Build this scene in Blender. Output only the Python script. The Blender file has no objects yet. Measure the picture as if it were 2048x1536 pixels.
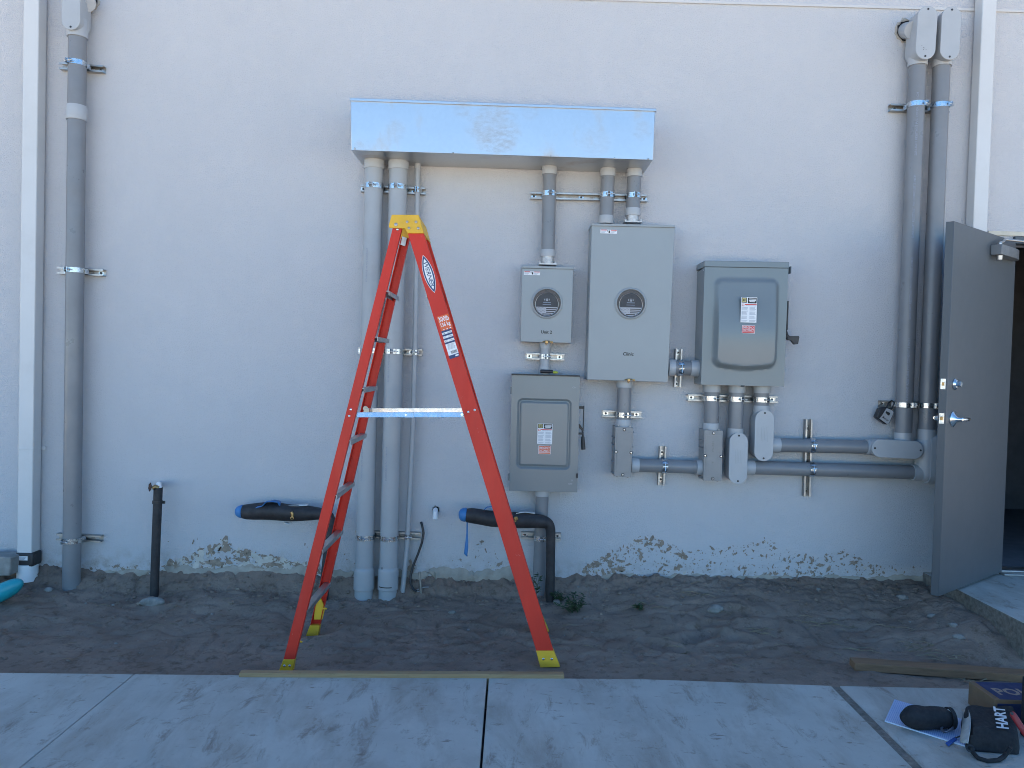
import bpy, bmesh, math, random
import numpy as np
from mathutils import Vector, Matrix
from mathutils.geometry import tessellate_polygon

random.seed(11)
rng = np.random.default_rng(5)
scene = bpy.context.scene
COL = scene.collection
R = math.radians

# ------------------------------------------------------------------ camera
FPX, DW, EYE = 1547.0, 5.04, 1.54
PITCH, ROLL = R(1.4), R(1.6)
CAM = Vector((0, -DW, EYE))
fw = Vector((0, math.cos(PITCH), -math.sin(PITCH)))
r0 = Vector((1, 0, 0)); u0 = r0.cross(fw)
rt = r0 * math.cos(ROLL) + u0 * math.sin(ROLL)
up = -r0 * math.sin(ROLL) + u0 * math.cos(ROLL)

def ray(px, py):
    return fw + rt * ((px - 1024) / FPX) - up * ((py - 768) / FPX)
def P(px, py, d):
    """photo pixel -> point standing d metres out from the wall"""
    v = ray(px, py); return CAM + v * ((DW - d) / v.y)
def G(px, py, z):
    """photo pixel -> point at height z"""
    v = ray(px, py); return CAM + v * ((z - EYE) / v.z)
def RP(px, py, pt, n):
    v = ray(px, py); return CAM + v * ((pt - CAM).dot(n) / v.dot(n))

cd = bpy.data.cameras.new('camera'); cam = bpy.data.objects.new('camera', cd); COL.objects.link(cam)
cd.sensor_width = 36; cd.lens = FPX / 2048 * 36; cd.clip_start = 0.05; cd.clip_end = 3000
M = Matrix((rt, up, -fw)).transposed().to_4x4(); M.translation = CAM
cam.matrix_world = M
scene.camera = cam

# ------------------------------------------------------------------ materials
def nodes_of(m):
    m.use_nodes = True; nt = m.node_tree; nt.nodes.clear()
    out = nt.nodes.new('ShaderNodeOutputMaterial'); b = nt.nodes.new('ShaderNodeBsdfPrincipled')
    nt.links.new(b.outputs[0], out.inputs[0]); return nt, b
def N(nt, t, **kw):
    n = nt.nodes.new(t)
    for k, v in kw.items():
        if k in n.inputs.keys() if hasattr(n.inputs, 'keys') else False: n.inputs[k].default_value = v
        else: setattr(n, k, v)
    return n
def noise(nt, co, scale, detail=4, rough=.55, dist=0):
    n = nt.nodes.new('ShaderNodeTexNoise'); n.inputs['Scale'].default_value = scale
    n.inputs['Detail'].default_value = detail; n.inputs['Roughness'].default_value = rough
    n.inputs['Distortion'].default_value = dist
    nt.links.new(co, n.inputs['Vector']); return n.outputs['Fac']
def ramp(nt, fac, stops):
    n = nt.nodes.new('ShaderNodeValToRGB'); cr = n.color_ramp
    while len(cr.elements) < len(stops): cr.elements.new(.5)
    for e, (p, c) in zip(cr.elements, stops):
        e.position = p; e.color = (c, c, c, 1) if not hasattr(c, '__len__') else (*c, 1)
    nt.links.new(fac, n.inputs[0]); return n.outputs[0]
def mix(nt, a, b, fac, mode='MIX'):
    n = nt.nodes.new('ShaderNodeMix'); n.data_type = 'RGBA'; n.blend_type = mode
    for s, v in ((6, a), (7, b), (0, fac)):
        if isinstance(v, bpy.types.NodeSocket): nt.links.new(v, n.inputs[s])
        else: n.inputs[s].default_value = v if s == 0 else (*v, 1)
    return n.outputs[2]
def coords(nt, scale=(1, 1, 1), rot=(0, 0, 0)):
    g = nt.nodes.new('ShaderNodeNewGeometry'); mp = nt.nodes.new('ShaderNodeMapping')
    mp.inputs['Scale'].default_value = scale; mp.inputs['Rotation'].default_value = rot
    nt.links.new(g.outputs['Position'], mp.inputs['Vector']); return mp.outputs[0]
def bump(nt, b, h, strength, dist):
    n = nt.nodes.new('ShaderNodeBump'); n.inputs['Strength'].default_value = strength; n.inputs['Distance'].default_value = dist
    nt.links.new(h, n.inputs['Height']); nt.links.new(n.outputs[0], b.inputs['Normal'])
def mat(name, col, rough=.5, metal=0, var=.12, vscale=9, bmp=0, bscale=300, spec=.5, dirt=0, dcol=(.22, .18, .14), stretch=(1, 1, 1), rvar=.1):
    m = bpy.data.materials.new(name); nt, b = nodes_of(m)
    co = coords(nt, stretch)
    f = noise(nt, co, vscale, 6, .6)
    c = mix(nt, tuple(x * (1 - var) for x in col), tuple(min(1, x * (1 + var)) for x in col), ramp(nt, f, [(.3, 0), (.7, 1)]))
    if dirt:
        d = noise(nt, co, vscale * .7 + 1.3, 8, .7)
        c = mix(nt, c, dcol, ramp(nt, d, [(.52, 0), (.75, dirt)]))
    nt.links.new(c, b.inputs['Base Color'])
    rr = ramp(nt, noise(nt, co, vscale * 2.3, 5, .6), [(.3, max(0.02, rough - rvar)), (.7, min(1, rough + rvar))])
    nt.links.new(rr, b.inputs['Roughness'])
    b.inputs['Metallic'].default_value = metal; b.inputs['Specular IOR Level'].default_value = spec
    if bmp: bump(nt, b, noise(nt, co, bscale, 3), bmp, .002)
    return m

WALLC = (.60, .60, .618)
def wall_mat():
    m = bpy.data.materials.new('painted_stucco'); nt, b = nodes_of(m); co = coords(nt)
    c = mix(nt, tuple(x * .965 for x in WALLC), WALLC, ramp(nt, noise(nt, co, 1.7, 6, .6), [(.35, 0), (.65, 1)]))
    fl = ramp(nt, noise(nt, co, 30, 5, .8), [(.71, 0), (.76, .45)])
    clus = ramp(nt, noise(nt, co, 2.3, 5, .65), [(.46, .25), (.66, 1)])
    g1_ = nt.nodes.new('ShaderNodeMath'); g1_.operation = 'MULTIPLY'; nt.links.new(clus, g1_.inputs[0]); nt.links.new(ramp(nt, noise(nt, co, 75, 4, .75), [(.60, 0), (.72, .55)]), g1_.inputs[1])
    c = mix(nt, c, (.33, .32, .31), g1_.outputs[0])
    c = mix(nt, c, tuple(x * .955 for x in WALLC), ramp(nt, noise(nt, coords(nt, (1, 1, .45)), 7, 7, .7), [(.45, 0), (.7, .7)]))
    c = mix(nt, c, (.36, .34, .32), fl)
    # water and dust stains that cling to the foot of the wall
    sx = nt.nodes.new('ShaderNodeSeparateXYZ'); nt.links.new(co, sx.inputs[0])
    mr = nt.nodes.new('ShaderNodeMapRange'); mr.inputs[1].default_value = .16; mr.inputs[2].default_value = .30
    mr.inputs[3].default_value = 1; mr.inputs[4].default_value = 0; nt.links.new(sx.outputs[2], mr.inputs[0])
    st = nt.nodes.new('ShaderNodeMath'); st.operation = 'MULTIPLY'
    nt.links.new(mr.outputs[0], st.inputs[0]); nt.links.new(ramp(nt, noise(nt, co, 14, 8, .7), [(.45, 0), (.68, .8)]), st.inputs[1])
    c = mix(nt, c, (.36, .31, .25), st.outputs[0])
    nt.links.new(c, b.inputs['Base Color']); b.inputs['Roughness'].default_value = .72
    b.inputs['Specular IOR Level'].default_value = .3
    ad = nt.nodes.new('ShaderNodeMath'); ad.operation = 'ADD'
    nt.links.new(noise(nt, co, 130, 4, .7), ad.inputs[0]); nt.links.new(noise(nt, co, 9, 4, .6), ad.inputs[1])
    bump(nt, b, ad.outputs[0], .8, .012)
    return m
def concrete_mat():
    m = bpy.data.materials.new('broom_finish_concrete'); nt, b = nodes_of(m); co = coords(nt)
    c = mix(nt, (.415, .405, .37), (.53, .52, .475), ramp(nt, noise(nt, co, 2.2, 8, .65), [(.3, 0), (.7, 1)]))
    # mud dragged across the slab by feet: long diagonal smears and small clods
    cs = coords(nt, (1.7, .6, 1), (0, 0, R(-38)))
    film = ramp(nt, noise(nt, cs, 2.1, 8, .68, .4), [(.45, 0), (.66, .55)])
    c = mix(nt, c, (.25, .195, .145), film)
    s1 = ramp(nt, noise(nt, cs, 6.5, 12, .76, .5), [(.54, 0), (.68, .75)])
    c = mix(nt, c, (.19, .142, .105), s1)
    s2 = ramp(nt, noise(nt, coords(nt, (.55, 1.5, 1), (0, 0, R(12))), 19, 9, .74), [(.60, 0), (.66, .75)])
    c = mix(nt, c, (.20, .158, .122), s2)
    s3 = ramp(nt, noise(nt, co, 80, 4, .7), [(.66, 0), (.74, .5)])
    c = mix(nt, c, (.2, .18, .16), s3)
    nt.links.new(c, b.inputs['Base Color']); b.inputs['Roughness'].default_value = .8
    bump(nt, b, noise(nt, coords(nt, (1, 7, 1)), 60, 6, .75), .55, .005)
    return m
def soil_mat():
    m = bpy.data.materials.new('sandy_dirt'); nt, b = nodes_of(m); co = coords(nt)
    c = mix(nt, (.205, .150, .118), (.335, .260, .21), ramp(nt, noise(nt, co, 2.6, 9, .7), [(.32, 0), (.68, 1)]))
    c = mix(nt, c, (.12, .082, .058), ramp(nt, noise(nt, co, 17, 7, .7), [(.52, 0), (.68, .7)]))
    c = mix(nt, c, (.40, .34, .28), ramp(nt, noise(nt, co, 95, 5, .75), [(.60, 0), (.74, .55)]))
    nt.links.new(c, b.inputs['Base Color']); b.inputs['Roughness'].default_value = .95; b.inputs['Specular IOR Level'].default_value = .15
    bump(nt, b, noise(nt, co, 70, 8, .75), .9, .012)
    return m
def galv_mat(name, col, rough, dirt):
    m = bpy.data.materials.new(name); nt, b = nodes_of(m); co = coords(nt)
    v = nt.nodes.new('ShaderNodeTexVoronoi'); v.inputs['Scale'].default_value = 55; nt.links.new(co, v.inputs['Vector'])
    f = ramp(nt, v.outputs['Color'], [(.2, 0), (.9, 1)])
    c = mix(nt, tuple(x * .97 for x in col), col, f)
    mud = ramp(nt, noise(nt, coords(nt, (1, 1, .6), (0, R(35), 0)), 3.0, 10, .72), [(.56, 0), (.72, dirt)])
    c = mix(nt, c, (.50, .42, .36), mud)
    scr = ramp(nt, noise(nt, coords(nt, (1, 1, 7), (0, R(12), 0)), 26, 5, .7), [(.64, 0), (.74, .25)])
    c = mix(nt, c, (.40, .36, .34), scr)
    brk = ramp(nt, noise(nt, coords(nt, (1, 1, 2.2), (0, R(-35), 0)), 22, 9, .8), [(.42, 0), (.62, 1)])
    for (sx_, sy_, rad_, stren) in ((985, 258, .15, .42), (1000, 285, .10, .3), (790, 262, .07, .22), (1190, 285, .10, .18), (1285, 262, .06, .25), (725, 292, .05, .3), (925, 215, .06, .3), (1060, 225, .05, .25)):
        cc_ = P(sx_, sy_, .33); vd_ = nt.nodes.new('ShaderNodeVectorMath'); vd_.operation = 'DISTANCE'; vd_.inputs[1].default_value = cc_
        wob = nt.nodes.new('ShaderNodeMath'); wob.operation = 'MULTIPLY_ADD'; wob.inputs[1].default_value = -rad_ * 1.5; nt.links.new(noise(nt, coords(nt, (1, 1, 1.6), (0, R(-40), 0)), 11, 9, .75), wob.inputs[0])
        nt.links.new(co, vd_.inputs[0]); nt.links.new(vd_.outputs['Value'], wob.inputs[2])
        k0 = ramp(nt, wob.outputs[0], [(0, stren), (rad_ * .35, 0)]); km = nt.nodes.new('ShaderNodeMath'); km.operation = 'MULTIPLY'; nt.links.new(k0, km.inputs[0]); nt.links.new(brk, km.inputs[1]); k_ = km.outputs[0]
        c = mix(nt, c, (.36, .32, .30), k_)
        ad_ = nt.nodes.new('ShaderNodeMath'); ad_.operation = 'MAXIMUM'; nt.links.new(mud, ad_.inputs[0]); nt.links.new(k_, ad_.inputs[1]); mud = ad_.outputs[0]
    nt.links.new(c, b.inputs['Base Color']); b.inputs['Metallic'].default_value = 1
    mm = nt.nodes.new('ShaderNodeMath'); mm.operation = 'MULTIPLY_ADD'; mm.inputs[1].default_value = .35; mm.inputs[2].default_value = rough
    nt.links.new(mud, mm.inputs[0]); nt.links.new(mm.outputs[0], b.inputs['Roughness'])
    bump(nt, b, noise(nt, coords(nt, (1, 1, 1.3)), 3.2, 3), .10, .012)
    return m
def wood_mat(name, a, c2):
    m = bpy.data.materials.new(name); nt, b = nodes_of(m)
    co = coords(nt, (.5, 9, 9))
    c = mix(nt, a, c2, ramp(nt, noise(nt, co, 7, 7, .65, .6), [(.3, 0), (.7, 1)]))
    c = mix(nt, c, (.16, .10, .05), ramp(nt, noise(nt, coords(nt, (2.2, 3, 3)), 5, 3), [(.64, 0), (.72, .6)]))
    nt.links.new(c, b.inputs['Base Color']); b.inputs['Roughness'].default_value = .75
    bump(nt, b, noise(nt, co, 20, 4), .3, .002); return m

m_wall = wall_mat(); m_conc = concrete_mat(); m_soil = soil_mat()
m_ground = mat('pale_sand', (.50, .42, .32), .9, var=.2, vscale=.8, spec=.2)
m_trim = mat('trim_paint', (.56, .555, .55), .55, var=.04, vscale=3)
m_down = mat('downspout_enamel', (.60, .60, .595), .42, var=.03, vscale=3, dirt=.12)
m_pvc = mat('dark_gray_pvc', (.205, .21, .22), .36, var=.08, vscale=5, dirt=.18)
m_pvc4 = mat('light_gray_pvc', (.36, .375, .39), .4, var=.06, vscale=4, dirt=.2)
m_fit = mat('fitting_gray_pvc', (.40, .415, .43), .38, var=.05, vscale=6, dirt=.1)
m_enam = mat('meter_gray_enamel', (.30, .32, .325), .34, rvar=.03, var=.03, vscale=4, bmp=.06, bscale=500)
m_enam2 = mat('switch_gray_enamel', (.19, .215, .222), .25, rvar=.02, var=.03, vscale=4, bmp=.06, bscale=500)
m_jb = mat('cast_box_gray', (.27, .262, .255), .42, var=.06, vscale=12, bmp=.12, bscale=400)
m_zinc = mat('zinc_plate', (.58, .60, .62), .27, 1, var=.12, vscale=25)
m_strut = mat('galvanized_strut', (.40, .39, .38), .42, 1, var=.18, vscale=14)
m_galv = galv_mat('galvanized_sheet', (.53, .55, .57), .36, .6)
m_dark = mat('black_shadow_gap', (.012, .012, .014), .9)
m_blk = mat('black_plastic', (.022, .022, .025), .45, var=.2, vscale=15)
m_foam = mat('black_foam_insulation', (.026, .024, .026), .62, var=.45, vscale=16, bmp=.5, bscale=60, dirt=.25, dcol=(.10, .085, .07))
m_tape = mat('blue_tape', (.045, .19, .44), .45, var=.15)
m_foil = mat('white_facing', (.70, .70, .68), .5, var=.1, vscale=14)
m_red = mat('red_fiberglass', (.58, .034, .018), .45, var=.12, vscale=3, stretch=(3, 3, .6), dirt=.10, dcol=(.50, .16, .13), spec=.28)
def scuffs(m, colr, amt):
    nt = m.node_tree; b = next(n for n in nt.nodes if n.type == 'BSDF_PRINCIPLED'); src = b.inputs['Base Color'].links[0].from_socket
    f = ramp(nt, noise(nt, coords(nt, (1, 1, .55)), 34, 6, .8), [(.665, 0), (.70, amt)])
    nt.links.new(mix(nt, src, colr, f), b.inputs['Base Color'])
scuffs(m_red, (.62, .36, .32), .6)
m_yel = mat('yellow_plastic', (.74, .42, .022), .5, var=.1, vscale=9, dirt=.3, dcol=(.28, .2, .08))
m_alu = mat('mill_aluminum', (.48, .47, .46), .42, 1, var=.1, vscale=12)
m_brass = mat('tarnished_brass', (.42, .27, .12), .4, 1, var=.25, vscale=30)
m_door = mat('door_gray_paint', (.082, .093, .104), .40, var=.02, vscale=3, bmp=.05, bscale=300, rvar=.03)
m_chrome = mat('satin_chrome', (.72, .72, .71), .22, 1, var=.05)
m_white = mat('white_label', (.80, .80, .80), .5, var=.02)
m_navy = mat('navy_print', (.018, .045, .13), .5, var=.05)
m_ored = mat('red_print', (.62, .035, .03), .5, var=.05)
m_orng = mat('orange_print', (.70, .12, .03), .5, var=.05)
m_print = mat('gray_print', (.27, .30, .36), .6, var=.2, vscale=60)
m_gold = mat('gold_print', (.60, .50, .20), .5, var=.05)
m_ink = mat('black_marker', (.015, .013, .012), .6)
m_teal = mat('teal_plastic', (.012, .30, .36), .38, var=.12)
m_pine = wood_mat('pine_lumber', (.30, .18, .085), (.43, .285, .15))
m_oldpine = wood_mat('weathered_lumber', (.17, .095, .052), (.27, .155, .085))
m_card = mat('cardboard', (.20, .120, .066), .8, var=.08)
m_navyc = mat('navy_cardboard', (.018, .030, .095), .7, var=.1)
m_fab = mat('black_canvas', (.016, .016, .019), .85, var=.3, vscale=25, bmp=.5, bscale=260)
m_paper = mat('ruled_paper', (.62, .68, .80), .7, var=.03)
m_rule = mat('blue_rule', (.25, .36, .62), .7, var=.05)
m_tag = mat('blue_rubber_tag', (.02, .09, .32), .5)
m_gtrim = mat('gray_webbing', (.42, .42, .40), .7, var=.15, vscale=30)
m_parge = mat('broken_parging', (.36, .325, .275), .85, var=.22, vscale=10, bmp=.7, bscale=60, dirt=.6, dcol=(.2, .155, .115))
m_mud = mat('dried_mud', (.29, .235, .185), .95, var=.35, vscale=30, spec=.1)
m_chip = mat('chipped_plaster', (.55, .52, .46), .9, var=.15, vscale=20)
m_rock = mat('limestone', (.25, .235, .215), .9, var=.25, vscale=30, bmp=.6, bscale=80, dirt=.4)
m_twig = mat('dry_straw', (.24, .19, .125), .9, var=.35, vscale=20)
m_leaf = mat('weed_leaf', (.040, .066, .024), .6, var=.45, vscale=25)
m_room = mat('room_paint', (.16, .16, .17), .9)
m_filler_and_shade = mat('joint_filler', (.17, .15, .125), .95, var=.4, vscale=40, bmp=.8, bscale=90, dirt=.5, dcol=(.3, .27, .22))  # joint's own tone; on the stoop sides it stands for shade and dirt
m_rubber = mat('black_rubber', (.03, .03, .032), .5)
m_pvcw = mat('white_pvc', (.78, .79, .80), .35, var=.03)
m_tool = mat('lime_plastic', (.45, .50, .04), .5)
m_rtool = mat('red_plastic', (.27, .015, .02), .4)
m_glassy = mat('dark_brown_socket', (.06, .038, .032), .3, var=.4, vscale=30)
m_card2 = mat('charcoal_disc', (.030, .031, .037), .45, var=.25, vscale=50)

# ------------------------------------------------------------------ mesh builder
ORG = {}
_tc = {}
def text_geo(s, shear=0, bold=0):
    k = (s, shear, bold)
    if k in _tc: return _tc[k]
    c = bpy.data.curves.new('lettering', 'FONT'); c.body = s; c.size = 1; c.shear = shear; c.offset = bold; c.resolution_u = 2
    o = bpy.data.objects.new('lettering', c); COL.objects.link(o)
    dg = bpy.context.evaluated_depsgraph_get(); me = bpy.data.meshes.new_from_object(o.evaluated_get(dg))
    v = [tuple(x.co) for x in me.vertices]; f = [tuple(p.vertices) for p in me.polygons]
    bpy.data.objects.remove(o); bpy.data.curves.remove(c); bpy.data.meshes.remove(me)
    xs = [a[0] for a in v]; ys = [a[1] for a in v]
    w = max(xs) - min(xs); h = max(ys) - min(ys)
    v = [(a[0] - min(xs), a[1] - min(ys)) for a in v]
    _tc[k] = (v, f, w, h); return _tc[k]

class MB:
    def __init__(s): s.v = []; s.f = []; s.m = []; s.flat = set()
    def add(s, vs, fs, mi=0):
        o = len(s.v); s.v += [Vector(v) for v in vs]
        for f in fs: s.f.append(tuple(i + o for i in f)); s.m.append(mi)
        return s
    def box(s, x0, x1, y0, y1, z0, z1, mi=0):
        v = [(x, y, z) for z in (z0, z1) for y in (y0, y1) for x in (x0, x1)]
        return s.add(v, [(0, 2, 3, 1), (4, 5, 7, 6), (0, 1, 5, 4), (2, 6, 7, 3), (0, 4, 6, 2), (1, 3, 7, 5)], mi)
    def obox(s, c, ax, ay, az, mi=0):
        """box about c with half-axis vectors"""
        v = [c + ax * i + ay * j + az * k for k in (-1, 1) for j in (-1, 1) for i in (-1, 1)]
        return s.add(v, [(0, 2, 3, 1), (4, 5, 7, 6), (0, 1, 5, 4), (2, 6, 7, 3), (0, 4, 6, 2), (1, 3, 7, 5)], mi)
    def prism(s, poly, vec, mi=0, taper=None):
        n = len(poly); a = [Vector(p) for p in poly]; vec = Vector(vec)
        if taper is None: b = [p + vec for p in a]
        else:
            c = sum(a, Vector()) / n; b = [c + (p - c) * taper + vec for p in a]
        fs = [tuple(range(n))[::-1], tuple(range(n, 2 * n))]
        fs += [(i, (i + 1) % n, n + (i + 1) % n, n + i) for i in range(n)]
        return s.add(a + b, fs, mi)
    def poly(s, pts, mi=0): return s.add(pts, [tuple(range(len(pts)))], mi)
    def sheet(s, outer, holes, mi=0):
        t = tessellate_polygon([outer] + holes); allp = list(outer)
        for h in holes: allp += h
        return s.add(allp, [tuple(x) for x in t], mi)
    def cyl(s, a, b, r, r2=None, n=24, mi=0, caps=True):
        return s.tube([a, b], [r, r if r2 is None else r2], n, mi, caps)
    def tube(s, pts, rad, n=16, mi=0, caps=True, flat=1.0):
        pts = [Vector(p) for p in pts]
        if not hasattr(rad, '__len__'): rad = [rad] * len(pts)
        ref = None; rings = []
        for i, p in enumerate(pts):
            t = (pts[min(i + 1, len(pts) - 1)] - pts[max(i - 1, 0)]).normalized()
            if ref is None:
                ref = Vector((0, -1, 0)) if abs(t.y) < .9 else Vector((0, 0, 1))
            e = (ref - t * ref.dot(t)).normalized(); ref = e; g = t.cross(e)
            rings.append([p + (e * math.cos(2 * math.pi * k / n) * flat + g * math.sin(2 * math.pi * k / n)) * rad[i] for k in range(n)])
        vs = [v for rg in rings for v in rg]; fs = []
        for i in range(len(pts) - 1):
            for k in range(n): fs.append((i * n + k, i * n + (k + 1) % n, (i + 1) * n + (k + 1) % n, (i + 1) * n + k))
        if caps: fs += [tuple(range(n))[::-1], tuple(range((len(pts) - 1) * n, len(pts) * n))]
        return s.add(vs, fs, mi)
    def lathe(s, o, ax, prof, n=32, mi=0):
        o = Vector(o); ax = Vector(ax).normalized()
        return s.tube_prof(o, ax, prof, n, mi)
    def tube_prof(s, o, ax, prof, n, mi):
        ref = Vector((0, 0, 1)) if abs(ax.z) < .9 else Vector((0, -1, 0))
        e = (ref - ax * ref.dot(ax)).normalized(); g = ax.cross(e)
        vs = [o + ax * t + (e * math.cos(2 * math.pi * k / n) + g * math.sin(2 * math.pi * k / n)) * r for t, r in prof for k in range(n)]
        fs = [(i * n + k, i * n + (k + 1) % n, (i + 1) * n + (k + 1) % n, (i + 1) * n + k) for i in range(len(prof) - 1) for k in range(n)]
        return s.add(vs, fs, mi)
    def band(s, c, ax, ref, ri, ro, th0, th1, hw, mi=0):
        """piece of a flat ring round ax; angle 0 at ref"""
        ax = ax.normalized(); e = (ref - ax * ref.dot(ax)).normalized(); g = ax.cross(e)
        n = max(3, int(abs(th1 - th0) / 9)); vs = []
        for i in range(n + 1):
            t = R(th0 + (th1 - th0) * i / n); d = e * math.cos(t) + g * math.sin(t)
            vs += [c + d * ri - ax * hw, c + d * ro - ax * hw, c + d * ro + ax * hw, c + d * ri + ax * hw]
        fs = [(4 * i + j, 4 * i + (j + 1) % 4, 4 * i + 4 + (j + 1) % 4, 4 * i + 4 + j) for i in range(n) for j in range(4)]
        return s.add(vs, fs + [(3, 2, 1, 0), (4 * n, 4 * n + 1, 4 * n + 2, 4 * n + 3)], mi)
    def text(s, txt, o, xd, yd, h, w=None, mi=0, shear=0, bold=.012):
        v, f, tw, th = text_geo(txt, shear, bold); k = h / th; kx = k if w is None else w / tw
        return s.add([o + xd * (a * kx) + yd * (b * k) for a, b in v], f, mi)
    def blob(s, c, rad, seed=0, rough=.25, n=10, mi=0, m=7):
        rn = random.Random(seed); vs = []; fs = []
        ph = [rn.uniform(0, 6.28) for _ in range(6)]
        for i in range(m + 1):
            th = math.pi * i / m
            for k in range(n):
                a = 2 * math.pi * k / n
                q = 1 + rough * (math.sin(2 * a + ph[0]) * .5 + math.sin(3 * a + ph[1] + th * 2) * .4 + math.sin(5 * a + ph[2] + 3 * th) * .3 + rn.uniform(-.3, .3)) * math.sin(th)
                vs.append(c + Vector((rad[0] * math.sin(th) * math.cos(a) * q, rad[1] * math.sin(th) * math.sin(a) * q, rad[2] * math.cos(th))))
        for i in range(m):
            for k in range(n): fs.append((i * n + k, i * n + (k + 1) % n, (i + 1) * n + (k + 1) % n, (i + 1) * n + k))
        return s.add(vs, fs, mi)
    def build(s, name, mats, parent=None, bev=0, origin=None, smooth=True, kind=None, label=None, subdiv=0, recalc=True):
        me = bpy.data.meshes.new(name)
        og = ORG.get(parent.name, Vector()) if parent else (Vector(origin) if origin is not None else Vector())
        me.from_pydata([v - og for v in s.v], [], s.f)
        for m in (mats if isinstance(mats, (list, tuple)) else [mats]): me.materials.append(m)
        me.polygons.foreach_set('material_index', s.m)
        bm = bmesh.new(); bm.from_mesh(me)
        bmesh.ops.remove_doubles(bm, verts=bm.verts, dist=1e-6)
        if recalc: bmesh.ops.recalc_face_normals(bm, faces=bm.faces)
        bm.to_mesh(me); bm.free()
        if smooth:
            me.polygons.foreach_set('use_smooth', [i not in s.flat for i in range(len(me.polygons))]); me.set_sharp_from_angle(angle=R(38))
        o = bpy.data.objects.new(name, me); COL.objects.link(o)
        if parent:
            o.parent = parent; ORG[o.name] = og
            o.location = (0, 0, 0)
        else:
            o.location = og; ORG[o.name] = og
        if bev:
            b = o.modifiers.new('bevel', 'BEVEL'); b.width = bev; b.segments = 2; b.limit_method = 'ANGLE'; b.angle_limit = R(40)
        if subdiv:
            b = o.modifiers.new('sub', 'SUBSURF'); b.levels = b.render_levels = subdiv
        if kind: o['kind'] = kind
        if label: o['label'] = label
        return o

def tag(o, label, cat, group=None, kind=None):
    o['label'] = label; o['category'] = cat
    if group: o['group'] = group
    if kind: o['kind'] = kind
    return o
def thing(name, label, cat, loc, group=None):
    o = bpy.data.objects.new(name, None); COL.objects.link(o); o.location = loc; o.empty_display_size = .1
    ORG[o.name] = Vector(loc); return tag(o, label, cat, group)
X, Y, Z = Vector((1, 0, 0)), Vector((0, 1, 0)), Vector((0, 0, 1))
FRONT = Vector((0, -1, 0))
def slab(mb, pts, df, db, mi=0):
    """outline given in photo pixels at depth df, carried straight back to depth db"""
    return mb.prism([P(a, b, df) for a, b in pts], (0, df - db, 0), mi)

# ------------------------------------------------------------------ ground heights
SLABZ = .02
def vnoise(x, y, seed):
    """smooth value noise on numpy arrays"""
    xi = np.floor(x).astype(np.int64); yi = np.floor(y).astype(np.int64); xf = x - xi; yf = y - yi
    u = xf * xf * (3 - 2 * xf); v = yf * yf * (3 - 2 * yf)
    def h(a, b):
        n = (a * 374761393 + b * 668265263 + seed * 974711) & 0x7fffffff
        n = ((n ^ (n >> 13)) * 1274126177) & 0x7fffffff
        return ((n ^ (n >> 16)) & 0xffff) / 65535.0 - .5
    return (h(xi, yi) * (1 - u) + h(xi + 1, yi) * u) * (1 - v) + (h(xi, yi + 1) * (1 - u) + h(xi + 1, yi + 1) * u) * v
_fl, _fr = P(571, 1342, 1.135), P(1100, 1333.5, 1.134)
FEET = [(_fl.x, 1.13, _fl.z), (_fl.x, .585, _fl.z), (_fr.x, 1.13, _fr.z), (_fr.x - .03, .585, _fr.z)]
_rd = random.Random(77)
DENTS = [(_rd.uniform(-3.2, 2.3), _rd.uniform(.35, 1.0), _rd.uniform(-.9, .9)) for _ in range(15)]
def soil_h(x, d):
    x = np.asarray(x, float); d = np.asarray(d, float)
    wallh = np.interp(x, [-3.3, -2.6, -.4, .6, 2.2], [.128, .128, .135, .185, .215])
    front = np.interp(x, [-3.5, -2.4, -1.2, .2, 1.6], [-.03, -.035, -.04, .018, .012])
    dd = [0, .05, .12, .25, .5, .8, 1.1]
    wl = np.interp(d, dd, [1, .78, .40, .24, .10, .02, 0]); wr = np.interp(d, dd, [1, .92, .80, .58, .28, .10, 0])
    q = np.clip((x - .25) / .8, 0, 1); q = q * q * (3 - 2 * q)
    h = front + (wallh - front) * (wl * (1 - q) + wr * q)
    h = h + .05 * np.exp(-((x + 3.35) / .5) ** 2) * np.exp(-((d - .35) / .28) ** 2)
    h = h - .035 * np.exp(-((x + 2.28) / .20) ** 2 - ((d - .16) / .14) ** 2)
    h = h + .05 * np.exp(-((x + 1.75) / .35) ** 2 - ((d - .28) / .2) ** 2)
    kk = np.clip((x - 2.1) / .55, 0, 1) * np.clip((1.12 - d) / .4, 0, 1) * np.clip(d / .12, 0, 1); h = h * (1 - kk) + .185 * kk
    edge = np.clip((1.22 - d) / .25, .12, 1)
    nz = .030 * vnoise(x * 2.1, d * 3, 1) + .024 * vnoise(x * 5, d * 7, 2) + .018 * vnoise(x * 11, d * 14, 3)
    rgh = np.clip(vnoise(x * 1.9 + 7, d * 2.6, 17) * 2 + .35, 0, 1) * .8 + np.clip((.32 - d) / .25, 0, 1) * .8
    nz = .72 * nz + (.016 * vnoise(x * 24, d * 27, 4) + .012 * vnoise(x * 51, d * 55, 6) + .007 * vnoise(x * 97, d * 99, 8)) * rgh
    for fx, fd, fa in DENTS:
        cx = (x - fx) * math.cos(fa) + (d - fd) * math.sin(fa); cy = -(x - fx) * math.sin(fa) + (d - fd) * math.cos(fa)
        q_ = (cx / .14) ** 2 + (cy / .055) ** 2; nz = nz - .018 * np.exp(-q_ ** 2) + .005 * np.exp(-((q_ - 1.9) / .7) ** 2)
    ridged = np.abs(vnoise(x * 6.5 + 3, d * 8, 9)) * 2
    nz = nz - .02 * np.clip(.25 - ridged, 0, 1) * 2
    h = h + nz * edge * 1.2
    for fx, fd, fz in FEET:
        w_ = np.exp(-(((x - fx) / .13) ** 2 + ((d - fd) / .10) ** 2) ** 2); h = h * (1 - w_) + (fz - .004) * w_
    return h
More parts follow.
